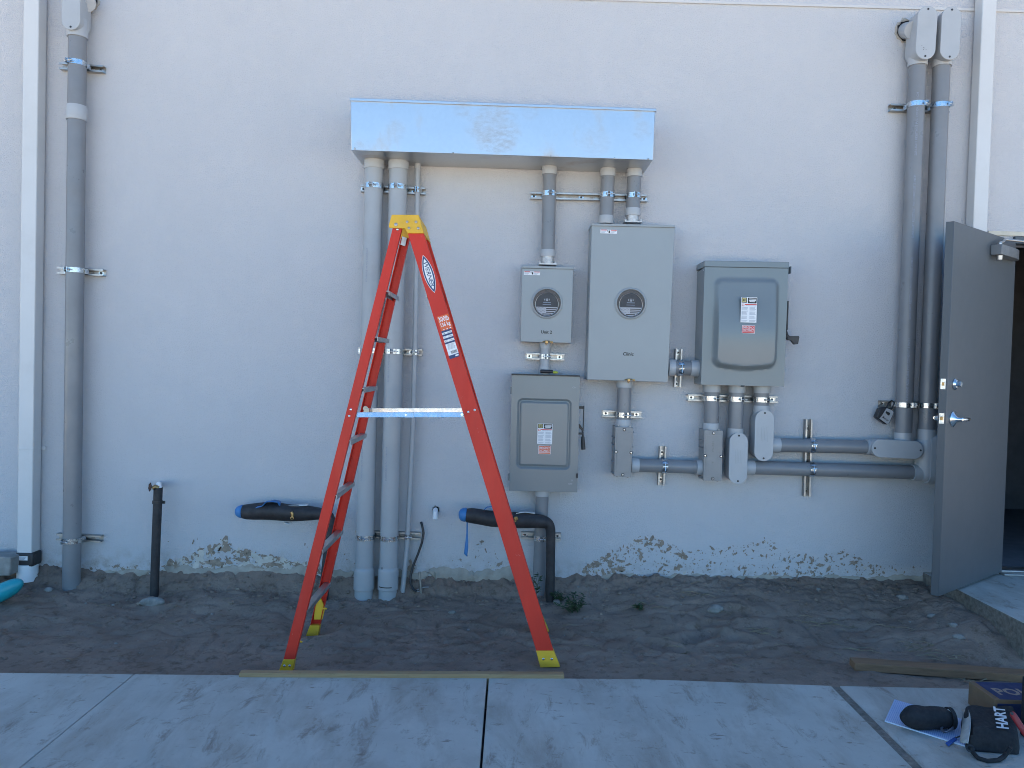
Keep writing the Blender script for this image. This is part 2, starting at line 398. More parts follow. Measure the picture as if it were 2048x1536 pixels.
def sh(x, d): return float(soil_h(x, d))

def on_soil(px, py):
    z = .05
    for _ in range(6): p = G(px, py, z); z = sh(p.x, -p.y)
    return Vector((p.x, p.y, z))
# slab edge line (front edge of the dirt bed)
edge_px = [(-700, 1338), (0, 1345), (475, 1350), (1290, 1358), (1660, 1371), (1945, 1377), (2600, 1394)]
edge = [G(a, b, SLABZ) for a, b in edge_px]
ex = [e.x for e in edge]; ed = [-e.y for e in edge]
def build_ground():
    mb = MB()
    mb.add([(-900, -900, -.11), (900, -900, -.11), (900, 1500, -.11), (-900, 1500, -.11)], [(0, 1, 2, 3)])
    mb.build('ground', m_ground, kind='structure')
    nx, nd = 860, 150
    xs = np.linspace(-5.2, 5.2, nx); t = np.linspace(0, 1, nd)
    emax = np.interp(xs, ex, ed) - .004
    Xg = np.repeat(xs[:, None], nd, 1); D = -.02 + (emax[:, None] + .02) * t[None, :]
    H = soil_h(Xg, np.maximum(D, 0))
    # trodden flush with the slab edge and packed down at the form board
    near = np.clip((D - (emax[:, None] - .06)) / .06, 0, 1)
    H = H * (1 - near) + (SLABZ - .012) * near
    H = np.where((Xg > 2.66), np.minimum(H, .20), H)
    v = np.stack([Xg, -D, H], -1).reshape(-1, 3)
    idx = np.arange(nx * nd).reshape(nx, nd)
    q = np.stack([idx[:-1, :-1], idx[:-1, 1:], idx[1:, 1:], idx[1:, :-1]], -1).reshape(-1, 4)
    me = bpy.data.meshes.new('dirt_bed'); me.from_pydata(v.tolist(), [], q.tolist()); me.materials.append(m_soil)
    me.polygons.foreach_set('use_smooth', [True] * len(me.polygons))
    o = bpy.data.objects.new('dirt_bed', me); COL.objects.link(o); o['kind'] = 'structure'
build_ground()

# concrete walk: panels parted by joints that run straight out from the wall
def joint_x(px, py): return G(px, py, SLABZ).x
jl, jc = joint_x(270, 1347), joint_x(970, 1430)
je0, je1 = G(1662, 1371, SLABZ).x, G(1674, 1371, SLABZ).x + .012
FAR = 3.3
def edge_d(x): return float(np.interp(x, ex, ed))
mb = MB()
def panel(x0, x1):
    brk = [x0] + [x for x in ex if x0 < x < x1] + [x1]
    top = [Vector((x, -edge_d(x), SLABZ)) for x in brk] + [Vector((x1, -FAR, SLABZ)), Vector((x0, -FAR, SLABZ))]
    mb.prism(top, (0, 0, -.10))
panel(-6, jl - .0018); panel(jl + .0018, jc - .0048); panel(jc + .0048, je0); panel(je1, 6)
mb.build('concrete_walk', m_conc, bev=.004, kind='structure')
mb = MB(); mb.box(-6, jl + .4, -FAR + .02, -1.6, -.09, SLABZ - .012); mb.box(jl + .4, je0 + .001, -FAR + .02, -1.6, -.09, SLABZ - .028)
mb.build('joint_bottom', m_dark, kind='structure')
mb = MB(); mb.box(je0 + .001, je1 - .001, -FAR, -edge_d(je0) - .003, -.08, SLABZ - .004)
mb.build('joint_filler', m_filler_and_shade, kind='structure')
# stoop at the doorway
STZ = .262
sx0 = G(2048, 1246, STZ).x
mb = MB(); mb.box(sx0, 5.2, -1.02, -.002, -.05, STZ); mb.m = [0 if i == 1 else 1 for i in range(6)]; mb.build('door_stoop', [m_conc, m_filler_and_shade], bev=.008, kind='structure')  # dark sides: shade painted in, along with dirt on the formed concrete

# ------------------------------------------------------------------ building
HW = 6.0
bld = thing('building', 'white stucco commercial building wall with gray door standing open', 'building', (0, 0, 0))
hinge_t, hinge_b = P(2021, 484, 0), P(1997, 1148, 0)
hx = (hinge_t.x + hinge_b.x) / 2 + .012
zt, zb = hinge_t.z, .178
ow = 1.0
mb = MB()
outer = [Vector(p) for p in ((-9, 0, -.1), (hx, 0, -.1), (hx, 0, zt), (hx + ow, 0, zt), (hx + ow, 0, -.1), (9, 0, -.1), (9, 0, HW), (-9, 0, HW))]
mb.prism(outer, (0, .2, 0)); mb.build('wall', m_wall, bld)
mb = MB(); mb.box(-9, 9, 7.8, 8, -.1, HW); mb.box(-9, -8.8, .201, 7.799, -.1, HW); mb.box(8.8, 9, .201, 7.799, -.1, HW)
mb.build('outer_wall', m_wall, bld)
mb = MB(); mb.box(-9.02, 9.02, -.02, 8.02, HW + .001, HW + .16); mb.build('roof', m_trim, bld)
mb = MB(); mb.box(-8.79, 8.79, .202, 7.79, -.05, STZ - .012); mb.build('floor', m_room, bld)
mb = MB(); mb.box(hx - .9, hx + 2.4, 2.6, 2.7, .252, HW - .01)
for xx in (hx - .2, hx + .25, hx + .7, hx + 1.15): mb.box(xx, xx + .04, 2.5, 2.598, .253, HW - .02)
mb.build('interior_partition', m_room, bld)
# horizontal reveal trim high on the wall, broken where the downspout passes
mb = MB()
za, zc = P(700, 1, 0).z, P(1950, 20, 0).z
zz = P(1740, 16, 0).z
mb.box(-9, 9, -.010, -.0005, zz - .004, zz + .014)
mb.build('reveal_trim', m_trim, bld, bev=.002)
# door frame and the head trim
mb = MB()
zc1 = P(2030, 466, 0).z
mb.box(hx - .17, hx + ow + .2, -.012, -.0007, zt + .038, zc1 + .008)
mb.build('head_trim', mat('cream_caulk', (.60, .56, .46), .7), bld, bev=.002)
mb = MB()
mb.box(hx - .004, hx + ow + .05, -.022, .06, zt - .012, zt + .034)
mb.box(hx + ow - .045, hx + ow - .001, -.02, .12, STZ + .001, zt - .013)
mb.build('door_frame', m_door, bld, bev=.002)
mb = MB(); mb.box(hx + .004, hx + ow - .05, -.05, .16, STZ + .0005, STZ + .012); mb.box(hx + .004, hx + ow - .05, .0, .06, STZ + .0125, STZ + .024)
mb.build('threshold', m_alu, bld, bev=.003)

# holes broken through the stucco for the upper stubs
def wall_hole(px, py, rad, seed):
    c = P(px, py, 0); rn = random.Random(seed); n = 26
    inn = []; out_ = []; mid = []
    for k in range(n):
        a = 2 * math.pi * k / n; r1 = rad * (1 + rn.uniform(-.08, .08)); r2 = rad * (1.22 + rn.uniform(-.12, .2))
        dv = Vector((math.cos(a), 0, math.sin(a)))
        inn.append(c + dv * r1 + FRONT * .0022); mid.append(c + dv * (r1 + r2) / 2 + FRONT * .007); out_.append(c + dv * r2 + FRONT * .0008)
    mb = MB(); mb.poly([p for p in inn], 0)
    mb.add(inn + mid + out_, [(k, (k + 1) % n, n + (k + 1) % n, n + k) for k in range(n)] + [(n + k, n + (k + 1) % n, 2 * n + (k + 1) % n, 2 * n + k) for k in range(n)], 1)
    return mb.build('wall_hole', [m_dark, m_parge], bld, recalc=False)
wall_hole(1813, 62, .064, 1); wall_hole(175, 2, .060, 2); wall_hole(872, 1019, .02, 4)

# broken parging lip and mud at the foot of the wall
def ragged(px0, px1, ytop, ybot, seed, amp, thick):
    rn = random.Random(seed); n = max(10, int((px1 - px0) / 5)); tp = []; bt = []
    for i in range(n + 1):
        q = px0 + (px1 - px0) * i / n
        w = math.sin(i * .7 + seed) * .5 + math.sin(i * .23 + seed * 2) * .8 + rn.uniform(-.6, .6)
        fade = min(1, min(i, n - i) / 3)
        tp.append(P(q, ytop + amp * w, 0)); bt.append(P(q, ytop + 2 + (ybot - ytop) * fade + amp * .7 * rn.uniform(-1, 1), 0))
    vs = []; fs = []
    for i in range(n + 1):
        a, b = tp[i], bt[i]; m_ = (a + b) / 2
        t1 = thick * rn.uniform(.6, 1.3)
        vs += [a + FRONT * .001, a * .7 + b * .3 + FRONT * t1, a * .25 + b * .75 + FRONT * t1 * rn.uniform(.7, 1.5), b + FRONT * .001]
    for i in range(n):
        for j in range(3): fs.append((4 * i + j, 4 * i + j + 1, 4 * i + 5 + j, 4 * i + 4 + j))
    return vs, fs
mb = MB()
for a in ((160, 300, 1140, 1152, 3, 2, .006), (330, 640, 1133, 1156, 5, 4, .010), (640, 712, 1138, 1165, 6, 4, .014), (790, 860, 1142, 1162, 9, 4, .012),
          (858, 1040, 1138, 1166, 8, 4, .018), (1165, 1420, 1150, 1160, 10, 3, .008), (1400, 1860, 1152, 1165, 12, 3, .009)):
    mb.add(*ragged(*a))
mb.build('broken_parging', m_parge, bld)
env = [(330, 640, [(330, 1128), (380, 1112), (420, 1090), (445, 1076), (470, 1092), (520, 1106), (600, 1126), (640, 1140)], 300, 3.2),
       (1165, 1370, [(1165, 1138), (1215, 1106), (1250, 1090), (1290, 1066), (1340, 1086), (1370, 1102)], 175, 2.0),
       (1370, 1500, [(1370, 1102), (1440, 1092), (1500, 1088)], 64, 1.6), (1500, 1600, [(1500, 1078), (1530, 1074), (1560, 1092), (1600, 1110)], 62, 1.6),
       (1600, 1760, [(1600, 1114), (1640, 1112), (1690, 1098), (1730, 1122), (1760, 1138)], 84, 1.9),
       (905, 1010, [(905, 1118), (955, 1080), (975, 1082), (1010, 1126)], 26, 1.5), (300, 400, [(300, 1075), (400, 1075)], 8, 1.2),
       (150, 320, [(150, 1132), (320, 1130)], 40, 1.4), (1740, 1860, [(1740, 1130), (1860, 1125)], 14, 1.4), (600, 720, [(600, 1080), (720, 1110)], 22, 1.2)]
mb = MB(); rn = random.Random(21); lay = 0
for x0, x1, cv, cnt, big in env:
    for i in range(int(cnt * 2.0)):
        q = rn.uniform(x0, x1); ytop = np.interp(q, [c[0] for c in cv], [c[1] for c in cv]); ybot = 1150
        yy = ytop + (ybot - ytop) * (rn.random() ** .8 if rn.random() < .7 else rn.random() * .35)
        c = P(q, yy, 0); s_ = (.0013 + .0068 * rn.random() ** 6) * big
        ang = rn.uniform(0, 3.14); el = rn.uniform(1, 2.4); n = 11; pts = []
        lay += 1; off = .0012 + (lay % 40) * .00004
        for k in range(n):
            a = 2 * math.pi * k / n; r_ = s_ * rn.uniform(.35, 1.35); ux, uz = math.cos(a) * r_ * el, math.sin(a) * r_
            pts.append(c + Vector((ux * math.cos(ang) - uz * math.sin(ang), -off, ux * math.sin(ang) + uz * math.cos(ang))))
        mb.add(pts, [tuple(range(n))], 1 if (x0 == 330 and rn.random() < .35) or rn.random() < .06 else 0)
# the few big scabs
for q, yy, a_, b_ in ((450, 1098, .07, .035), (430, 1125, .10, .03), (515, 1140, .06, .035), (545, 1128, .09, .022), (352, 1130, .02, .045), (480, 1118, .08, .02), (1282, 1112, .022, .05), (1240, 1138, .07, .03),
                      (1360, 1108, .06, .014), (1218, 1110, .022, .02), (870, 1145, .045, .035), (823, 1135, .04, .075), (964, 1083, .022, .016), (1340, 1094, .016, .022), (1306, 1075, .012, .016), (1708, 1125, .045, .022), (1640, 1130, .045, .018), (1685, 1104, .018, .012)):
    c = P(q, yy, 0); n = 26; lay += 1; a_ *= .72; b_ *= .75
    mb.add([c + Vector((math.cos(2 * math.pi * k / n) * a_ * rn.uniform(.4, 1.2), -.0035 - (lay % 17) * .0001, math.sin(2 * math.pi * k / n) * b_ * rn.uniform(.4, 1.2))) for k in range(n)], [tuple(range(n))], 0)
mb.build('mud_splatter', [m_mud, m_chip], bld, kind='stuff', recalc=False)

# ---- door leaf
Hp = Vector((hx + .010, -.012, 0)); fr = P(1908.5, 440, .62); Fp = Vector((fr.x, -.62, 0))
td = (Fp - Hp).normalized(); DWID = (Fp - Hp).length; nd_ = Vector((-td.y, td.x, 0))
if nd_.dot(CAM - Hp) < 0: nd_ = -nd_
DZ0, DZ1 = .278, (fr.z + zt) / 2 - .002
def DP(px, py, off=0): return RP(px, py, Hp + nd_ * off, nd_)
mb = MB(); base = [Hp, Fp, Fp - nd_ * .045, Hp - nd_ * .045]
mb.prism([p + Z * DZ0 for p in base], (0, 0, DZ1 - DZ0))
door = mb.build('door', m_door, bld, bev=.0025)
door['label'] = 'dark gray steel door standing open on its hinges'
def rosette(px, py, r_, h):
    c = DP(px, py); return c
mb = MB(); c = DP(1909, 768); mb.lathe(c, nd_, [(0, .033), (.006, .033), (.016, .024), (.020, .0)], 28)
mb.obox(c + nd_ * .028, Z * .004 + td * .012, nd_ * .010, (Z * .012 - td * .004), 0); mb.build('deadbolt', m_chrome, door)
mb = MB(); c = DP(1905, 838); mb.lathe(c, nd_, [(0, .045), (.006, .045), (.022, .020), (.03, .014), (.055, .013), (.062, 0)], 28)
mb.tube([c + nd_ * .05, c + nd_ * .056 - td * .03, c + nd_ * .056 - td * .075, c + nd_ * .048 - td * .115], [.011, .011, .010, .008], 12)
co_ = c - nd_ * .045
mb.lathe(co_, -nd_, [(0, .045), (.006, .045), (.02, .02), (.05, .013), (.058, 0)], 24)
mb.tube([co_ - nd_ * .05, co_ - nd_ * .056 - td * .04, co_ - nd_ * .05 - td * .11], [.011, .010, .008], 12)
mb.build('door_handle', m_chrome, door)
for px, py in ((1889.5, 768), (1887, 837)):
    mb = MB(); c = RP(px, py, Fp, td) ; c = Fp - nd_ * .0225 + Z * c.z + td * .0012
    mb.obox(c, nd_ * .0135, Z * .03, td * .0012, 0)
    if py > 800: mb.prism([c + nd_ * .007 + Z * .011, c - nd_ * .007 + Z * .011, c - nd_ * .007 - Z * .011, c + nd_ * .007 - Z * .011], td * .012, 1, .8)
    else: mb.obox(c + td * .002, nd_ * .007, Z * .010, td * .001, 1)
    mb.build('latch_plate', [m_zinc, m_brass], door)
mb = MB(); c = DP(1981, 500); L_ = .37
pr = [(0, 0), (0, .062), (.20, .062), (.27, .058), (.33, .048), (.365, .032), (.37, 0)]
mb.prism([c - td * a + nd_ * (b + .001) + Z * (-.031) for a, b in pr], (0, 0, .062))
mb.cyl(c - td * .04 + nd_ * .036 - Z * .031, c - td * .04 + nd_ * .036 - Z * .062, .019, .016, 20, 1)
mb.cyl(c - td * .04 + nd_ * .036 + Z * .031, c - td * .04 + nd_ * .036 + Z * .047, .013, n=16, mi=1)
q = c - td * .04 + nd_ * .036 + Z * .045
mb.tube([q, q - td * .05 + Z * .012, q - td * .08 + Z * .03, Vector((hx + .32, -.035, zt - .02)), Vector((hx + .5, -.02, zt - .024))], [.008] * 5, 10, 1)
mb.build('door_closer', [mat('closer_gray', (.20, .21, .22), .4, .3), m_alu], door, bev=.003)

# ------------------------------------------------------------------ downspouts
def downspout(xl, xr, xs, ytop, ybot_pts, df, db, label, seams, below):
    pass
ds = thing('downspout', 'white downspout with black rubber coupling, at left end of the wall', 'downspout', P(56, 1145, .06), 'white square downspouts')
fl, frr = P(32.3, 1108, .105), P(62.5, 1108, .105); ztop = HW
xa, xb = (P(47.5, 0, .105).x + fl.x) / 2, (P(79, 0, .105).x + frr.x) / 2
zb_ = fl.z
mb = MB(); mb.box(xa, xb, -.105, -.018, zb_, ztop); mb.build('spout', m_down, ds, bev=.006)
mb = MB(); zs = P(48, 898, .105).z; mb.box(xa - .002, xb + .002, -.107, -.0175, zs - .004, zs + .004); mb.box(xb + .0021, xb + .028, -.022, -.012, zs - .012, zs + .012)
mb.build('seam_strap', m_down, ds, bev=.001)
mb = MB(); z1 = P(45, 1134, .115).z
mb.box(xa - .006, xb + .012, -.113, -.010, z1, zb_ + .012); cpl = mb.build('rubber_coupling', m_rubber, ds, bev=.014)
mb = MB(); s0, s1 = P(34, 1112, .114), P(55, 1121, .114); mb.box(s0.x, s1.x, -.1142, -.1134, s1.z, s0.z, 0)
for k in range(3): mb.box(s0.x + .006, s1.x - .008 - .006 * k, -.1146, -.1142, s0.z - .008 - .007 * k, s0.z - .005 - .007 * k, 1)
mb.build('sticker', [m_white, m_print], cpl)
mb = MB(); mb.cyl(Vector(((xa + xb) / 2 - .004, -.062, z1 - .10)), Vector(((xa + xb) / 2 - .004, -.062, z1 + .01)), .062, n=28); mb.build('drain_adapter', m_pvcw, ds)
ds2 = thing('downspout', 'white downspout beside the doorway, partly behind the open gray door', 'downspout', (P(1960, 400, .06).x, -.06, .2), 'white square downspouts')
xa2 = (P(1966.5, 0, .105).x + P(1946.5, 430, .105).x) / 2; xb2 = (P(1995, 0, .105).x + P(1975.5, 430, .105).x) / 2
mb = MB(); mb.box(xa2, xb2, -.105, -.018, .12, ztop); mb.build('spout', m_down, ds2, bev=.006)
mb = MB(); mb.box(xa2 - .002, xb2 + .002, -.107, -.0175, .9, .908); mb.build('seam_strap', m_down, ds2, bev=.001)

# ------------------------------------------------------------------ electrical: struts, clamps, pipes, bodies
def strut(a, b, label, clamps=(), bolts=(), w=.043, dep=.041, slots=True, grp='metal strut channels on the wall'):
    """a, b: photo pixels of the two ends of the open face; returns thing"""
    A, B = P(*a, dep), P(*b, dep); ax = (B - A).normalized(); sd = ax.cross(FRONT).normalized(); L = (B - A).length
    if abs(ax.z) < .5: ax.z *= 1
    t = thing('strut_channel', label, 'strut channel', (A + B) / 2 - FRONT * dep, grp)
    def pt(s_, u, d): return A + ax * s_ + sd * u + Y * (dep - d)
    prof = [(-w / 2, 0), (-w / 2, dep), (-w / 2 + .010, dep), (-w / 2 + .010, dep - .007), (-w / 2 + .0075, dep - .007), (-w / 2 + .0075, dep - .0025), (-w / 2 + .0025, dep - .0025), (-w / 2 + .0025, .0008),
            (-w / 2 + .0025, 0)]
    mb = MB()
    for sg in (1, -1): mb.prism([pt(0, u * sg, d + .0006) for u, d in prof], ax * L)
    holes = []
    if slots:
        s_ = .03
        while s_ + .03 < L:
            if not any(abs(s_ + .014 - q * L) < .026 for q in bolts):
                holes.append([pt(s_ + .014 + math.cos(g) * .007 + (.007 if math.cos(g) > 0 else -.007), math.sin(g) * .007, .0025) for g in [2 * math.pi * k / 12 for k in range(12)]])
            s_ += .0508
    mb.sheet([pt(0, -w / 2 + .0026, .0025), pt(L, -w / 2 + .0026, .0025), pt(L, w / 2 - .0026, .0025), pt(0, w / 2 - .0026, .0025)], holes)
    mb.build('channel', m_strut, t, recalc=False)
    for q in bolts:
        mb = MB(); c = pt(q * L, 0, .0035)
        mb.obox(c + FRONT * .002, ax * .0155, sd * .0125, FRONT * .0018, 0); mb.cyl(c + FRONT * .004, c + FRONT * .010, .0075, n=6, mi=1)
        mb.build('anchor_bolt', [m_zinc, m_blk], t)
    for (px, py, d, r, pax, ear) in clamps:
        c0 = P(px, py, d); pax = Vector(pax).normalized()
        # slide along the pipe so the clamp sits on the channel
        k = (A - c0).dot(sd) / pax.dot(sd) if abs(pax.dot(sd)) > .5 else 0
        c = c0 + pax * k
        mb = MB(); hw = .0155
        if pax.z < 0: pax = -pax
        if abs(pax.z) < .5 and pax.x < 0: pax = -pax
        sgn = 1
        mb.band(c, pax, FRONT, r + .0004, r + .003, -128, ear - 9, hw); mb.band(c, pax, FRONT, r + .0004, r + .003, ear + 9, 128, hw)
        e = FRONT; g = pax.cross(e).normalized()
        for sg in (-1, 1):       # feet into the channel
            th = R(128 * sg); dv = e * math.cos(th) + g * math.sin(th); p0 = c + dv * (r + .0015); p1 = Vector(p0); p1 = p0 + g * sg * .012
            dz = (p0.y - (-(dep) + .004)); p1.y = -dep + .006
            mid_ = (p0 + p1) / 2; v_ = (p1 - p0) / 2
            mb.obox(mid_, v_, pax * hw, v_.cross(pax).normalized() * .0014)
        for sg in (-1, 1):       # ears
            th = R(ear + 9 * sg); dv = e * math.cos(th) + g * math.sin(th); tv = -e * math.sin(th) + g * math.cos(th)
            mb.obox(c + dv * (r + .011), dv * .0105, pax * hw, tv * .0013)
        cl = mb.build('pipe_clamp', m_zinc, t)
        th = R(ear); dv = e * math.cos(th) + g * math.sin(th); tv = -e * math.sin(th) + g * math.cos(th)
        mb = MB(); q = c + dv * (r + .014); off = (r + .01) * math.sin(R(9))
        mb.cyl(q - tv * (off + .010), q + tv * (off + .030), .0032, n=10); mb.cyl(q - tv * (off + .007), q - tv * (off + .001), .0068, n=6); mb.cyl(q + tv * (off + .001), q + tv * (off + .007), .0068, n=6)
        mb.build('clamp_screw', m_zinc, cl)
    return t

def pipe_dir(a, b, d): return (P(*b, d) - P(*a, d)).normalized()
def pipe(t, a, b, d, r, m=None, name='pipe', d2=None):
    mb = MB(); mb.cyl(P(*a, d), P(*b, d if d2 is None else d2), r, n=36); return mb.build(name, m or m_pvc, t)
def coupling(t, a, b, d, r, m=None, name='coupling'):
    A, B = P(*a, d), P(*b, d); ax = (B - A); L = ax.length
    mb = MB(); mb.lathe(A, ax, [(0, r * .80), (0, r * .985), (.003, r), (L - .003, r), (L, r * .985), (L, r * .80)], 36)
    return mb.build(name, m or m_fit, t)
def stadium(c, ax, sd, L, w, n=14):
    h = L / 2 - w / 2; pts = []
    for k in range(n + 1):
        a = -math.pi / 2 + math.pi * k / n; pts.append(c + ax * (h + math.cos(a) * w / 2) + sd * math.sin(a) * w / 2)
    for k in range(n + 1):
        a = math.pi / 2 + math.pi * k / n; pts.append(c + ax * (-h + math.cos(a) * w / 2) + sd * math.sin(a) * w / 2)
    return pts
def conduit_body(t, e0, e1, wpx, dcov, dback, hubs, dots=False, emb=False):
    """e0,e1: photo pixels of the two ends of the cover on its long axis, at depth dcov. hubs: (from pixel,to pixel,depth,r)"""
    A, B = P(*e0, dcov), P(*e1, dcov); ax = (B - A).normalized(); sd = ax.cross(FRONT).normalized(); L = (B - A).length
    w = wpx / FPX * (DW - dcov); c = (A + B) / 2
    mb = MB(); st = stadium(c + Y * .006, ax, sd, L * .985, w * .97); dep = dcov - .006 - dback
    b2 = [c + Y * (.006 + dep) + (p - c - Y * .006) * .9 for p in st]
    b1 = [c + Y * (.006 + dep * .8) + (p - c - Y * .006) * .985 for p in st]
    n = len(st); vs = st + b1 + b2
    mb.add(vs, [(i, (i + 1) % n, n + (i + 1) % n, n + i) for i in range(n)] + [(n + i, n + (i + 1) % n, 2 * n + (i + 1) % n, 2 * n + i) for i in range(n)] + [tuple(range(n)), tuple(range(2 * n, 3 * n))])
    for (p0, p1, dd, r) in hubs:
        a_, b_ = (P(*p0, dd), P(*p1, dd)) if not isinstance(p0, Vector) else (p0, p1)
        mb.cyl(a_, b_, r, r, 32)
    body = mb.build('conduit_body', m_fit, t)
    mb = MB(); mb.prism(stadium(c + Y * .0055, ax, sd, L, w), FRONT * .0055)
    if emb:
        for k in range(5): mb.obox(c - ax * .01 + sd * (-.022 + .010 * k) + FRONT * .0002, ax * (.05 - .006 * (k % 3)), sd * .0006, FRONT * .0004, 1)
    cov = mb.build('cover', [m_fit, m_enam], body, bev=.003)
    for sg in (-1, 1):
        q = c + ax * (L / 2 - w * .16) * sg
        mb = MB(); mb.cyl(q + FRONT * .0001, q + FRONT * .0022, .0062, n=14); mb.build('screw', m_blk, body)
    if dots:
        mb = MB()
        for a_, b_ in ((.30, .2), (.34, .05), (.335, .12), (.365, -.02), (.37, .1)): mb.cyl(c - ax * L * (a_ - .05) * -1 * (-1 if ax.z > 0 else 1) + sd * w * b_, c - ax * L * (a_ - .05) * -1 * (-1 if ax.z > 0 else 1) + sd * w * b_ + FRONT * .0006, .002, n=8)
        mb.build('mark', m_blk, body)
    return body
def printed(t, a, b, d, r, th, txt, h, reps):
    """lettering run along a pipe"""
    A, B = P(*a, d), P(*b, d); ax = (B - A).normalized(); g = ax.cross(FRONT).normalized(); L = (B - A).length
    e = FRONT; dv = e * math.cos(R(th)) + g * math.sin(R(th)); tv = -e * math.sin(R(th)) + g * math.cos(R(th))
    v, f, w, hh = text_geo(txt); k = h / hh; tl = w * k
    for i in range(reps):
        s0 = .05 + i * (L - .1) / reps; mb = MB()
        mb.text(txt, A + ax * (s0 + tl) + dv * (r + .0008) - tv * h / 2, -ax, tv, h)
        mb.build('print_line', m_print, t, smooth=False, recalc=False)

# left conduit
cl = thing('conduit', 'dark gray conduit rising alone from the dirt beside the left downspout', 'conduit', P(143, 1185, .095))
pv = pipe_dir((155, 75), (143.5, 1190), .095)
pipe(cl, (155.3, 70), (142.6, 1215), .095, .0535)
coupling(cl, (153.5, 212), (153, 241), .095, .0605)
conduit_body(cl, (142, -47), (141.3, 59.5), 37, .172, .035, [((155.6, 40), (155, 76), .095, .0605), (P(172, 5, .10), P(174, 4, 0), 0, .055)])
strut((118.5, 131), (205.5, 137.5), 'galvanized strut channel behind the left conduit, just below its conduit body', [(154, 131, .095, .0535, pv, -22)], (.16, .9))
strut((114, 540.5), (206, 545.5), 'galvanized strut channel at mid height of the lone left conduit', [(150, 541, .095, .0535, pv, -18)], (.14, .9))
strut((112, 1074), (201, 1078.5), 'galvanized strut channel low on the lone left conduit, near the dirt', [(144.5, 1077, .095, .0535, pv, -20)], (.2,))

# sheet metal trough
box = thing('pull_box', 'long bare galvanized metal trough above the conduits and meters', 'pull box', P(1005, 330, .0))
mb = MB(); slab(mb, [(701.5, 201), (1310, 222), (1306, 320), (702.5, 300.5)], .33, .002); mb.build('trough', m_galv, box, bev=.002)
mb = MB(); slab(mb, [(699.5, 195.5), (1312.5, 217), (1312.5, 222.5), (700, 201.5)], .338, .001); mb.build('lid', m_galv, box, bev=.002)
for q in ((709.5, 297), (906.5, 306), (1101.5, 313), (1229, 317), (1296.5, 318)):
    mb = MB(); c = P(*q, .331); mb.lathe(c, FRONT, [(0, .006), (.003, .0058), (.0045, .0035), (.0046, 0)], 12); mb.build('screw', m_strut, box)

# big light gray conduits
r4 = .0585; d4 = .10
c1 = thing('conduit', 'thick light gray conduit at the trough left end, outer one of the pair', 'conduit', P(728, 1195, d4), 'light gray conduits behind the ladder')
c2 = thing('conduit', 'thick light gray conduit behind the ladder cap, black scratch on its bell end', 'conduit', P(776, 1192, d4), 'light gray conduits behind the ladder')
for t, top, bot in ((c1, (748.5, 335), (727, 1205)), (c2, (797, 337), (775, 1203))):
    pipe(t, top, bot, d4, r4, m_pvc4); x0 = top[0] + .3
    coupling(t, (x0, 311), (x0 - .2, top[1] + 3), d4, .0645)
    q = lambda y: top[0] + (bot[0] - top[0]) * (y - top[1]) / (bot[1] - top[1])
    A, B = P(q(1134), 1134, d4), P(q(1178), 1178, d4); L = (B - A).length
    mb = MB(); mb.lathe(A, B - A, [(0, r4), (.012, r4 + .006), (.024, r4 + .0075), (L - .003, r4 + .0075), (L, r4 + .005), (L, r4 * .9)], 36)
    bell = mb.build('bell_end', m_pvc4, t)
    if t is c2:
        mb = MB(); cc = P(q(1170), 1170, d4); mb.band(cc, B - A, FRONT, r4 + .0076, r4 + .0082, -30, 48, .003); mb.build('scratch', m_ink, t); mb = MB(); mb.band(cc - (B - A).normalized() * .115, B - A, FRONT, r4 + .0012, r4 + .0018, 30, 36, .012)
        mb.build('scratch', m_ink, t)
    printed(t, (q(480), 480), (q(1100), 1100), d4, r4, 22, 'SCHEDULE 40 PVC CONDUIT', .012, 3)
d1_ = pipe_dir((748.5, 335), (727, 1205), d4); d2_ = pipe_dir((797, 337), (775, 1203), d4)
sm = thing('conduit', 'thin gray tube running down beside the two thick light gray conduits', 'conduit', P(806, 1178, .06))
mb = MB(); mb.tube([P(835.5, 322, .06), P(834, 450, .06), P(831, 650, .06), P(826, 850, .06), P(819, 1000, .06), P(814, 1090, .06), P(805, 1185, .075)], .0168, 20); mb.build('tube', m_pvc4, sm)
coupling(sm, (835.6, 322), (835.3, 338), .06, .0205)
for (a, b, lab, y1, y2, x3, y3) in (((721, 376), (850, 382), 'strut channel under the trough holding the paired thick conduits', 376, 378, 834.5, 381),
                        ((716, 701), (844.5, 705), 'strut channel crossing the paired thick conduits at mid height, behind the ladder rails', 703, 703, 829.5, 705),
                        ((710, 1068.5), (840, 1072.5), 'strut channel low on the paired thick conduits, near the bell ends', 1070, 1071, 815, 1072)):
    f = lambda top, bot, y: top[0] + (bot[0] - top[0]) * (y - top[1]) / (bot[1] - top[1])
    strut(a, b, lab, [(f((748.5, 335), (727, 1205), y1), y1, d4, r4, d1_, -3), (f((797, 337), (775, 1203), y2), y2, d4, r4, d2_, -2),
                      (x3, y3, .06, .0168, d2_, 0)], (.03, .82))

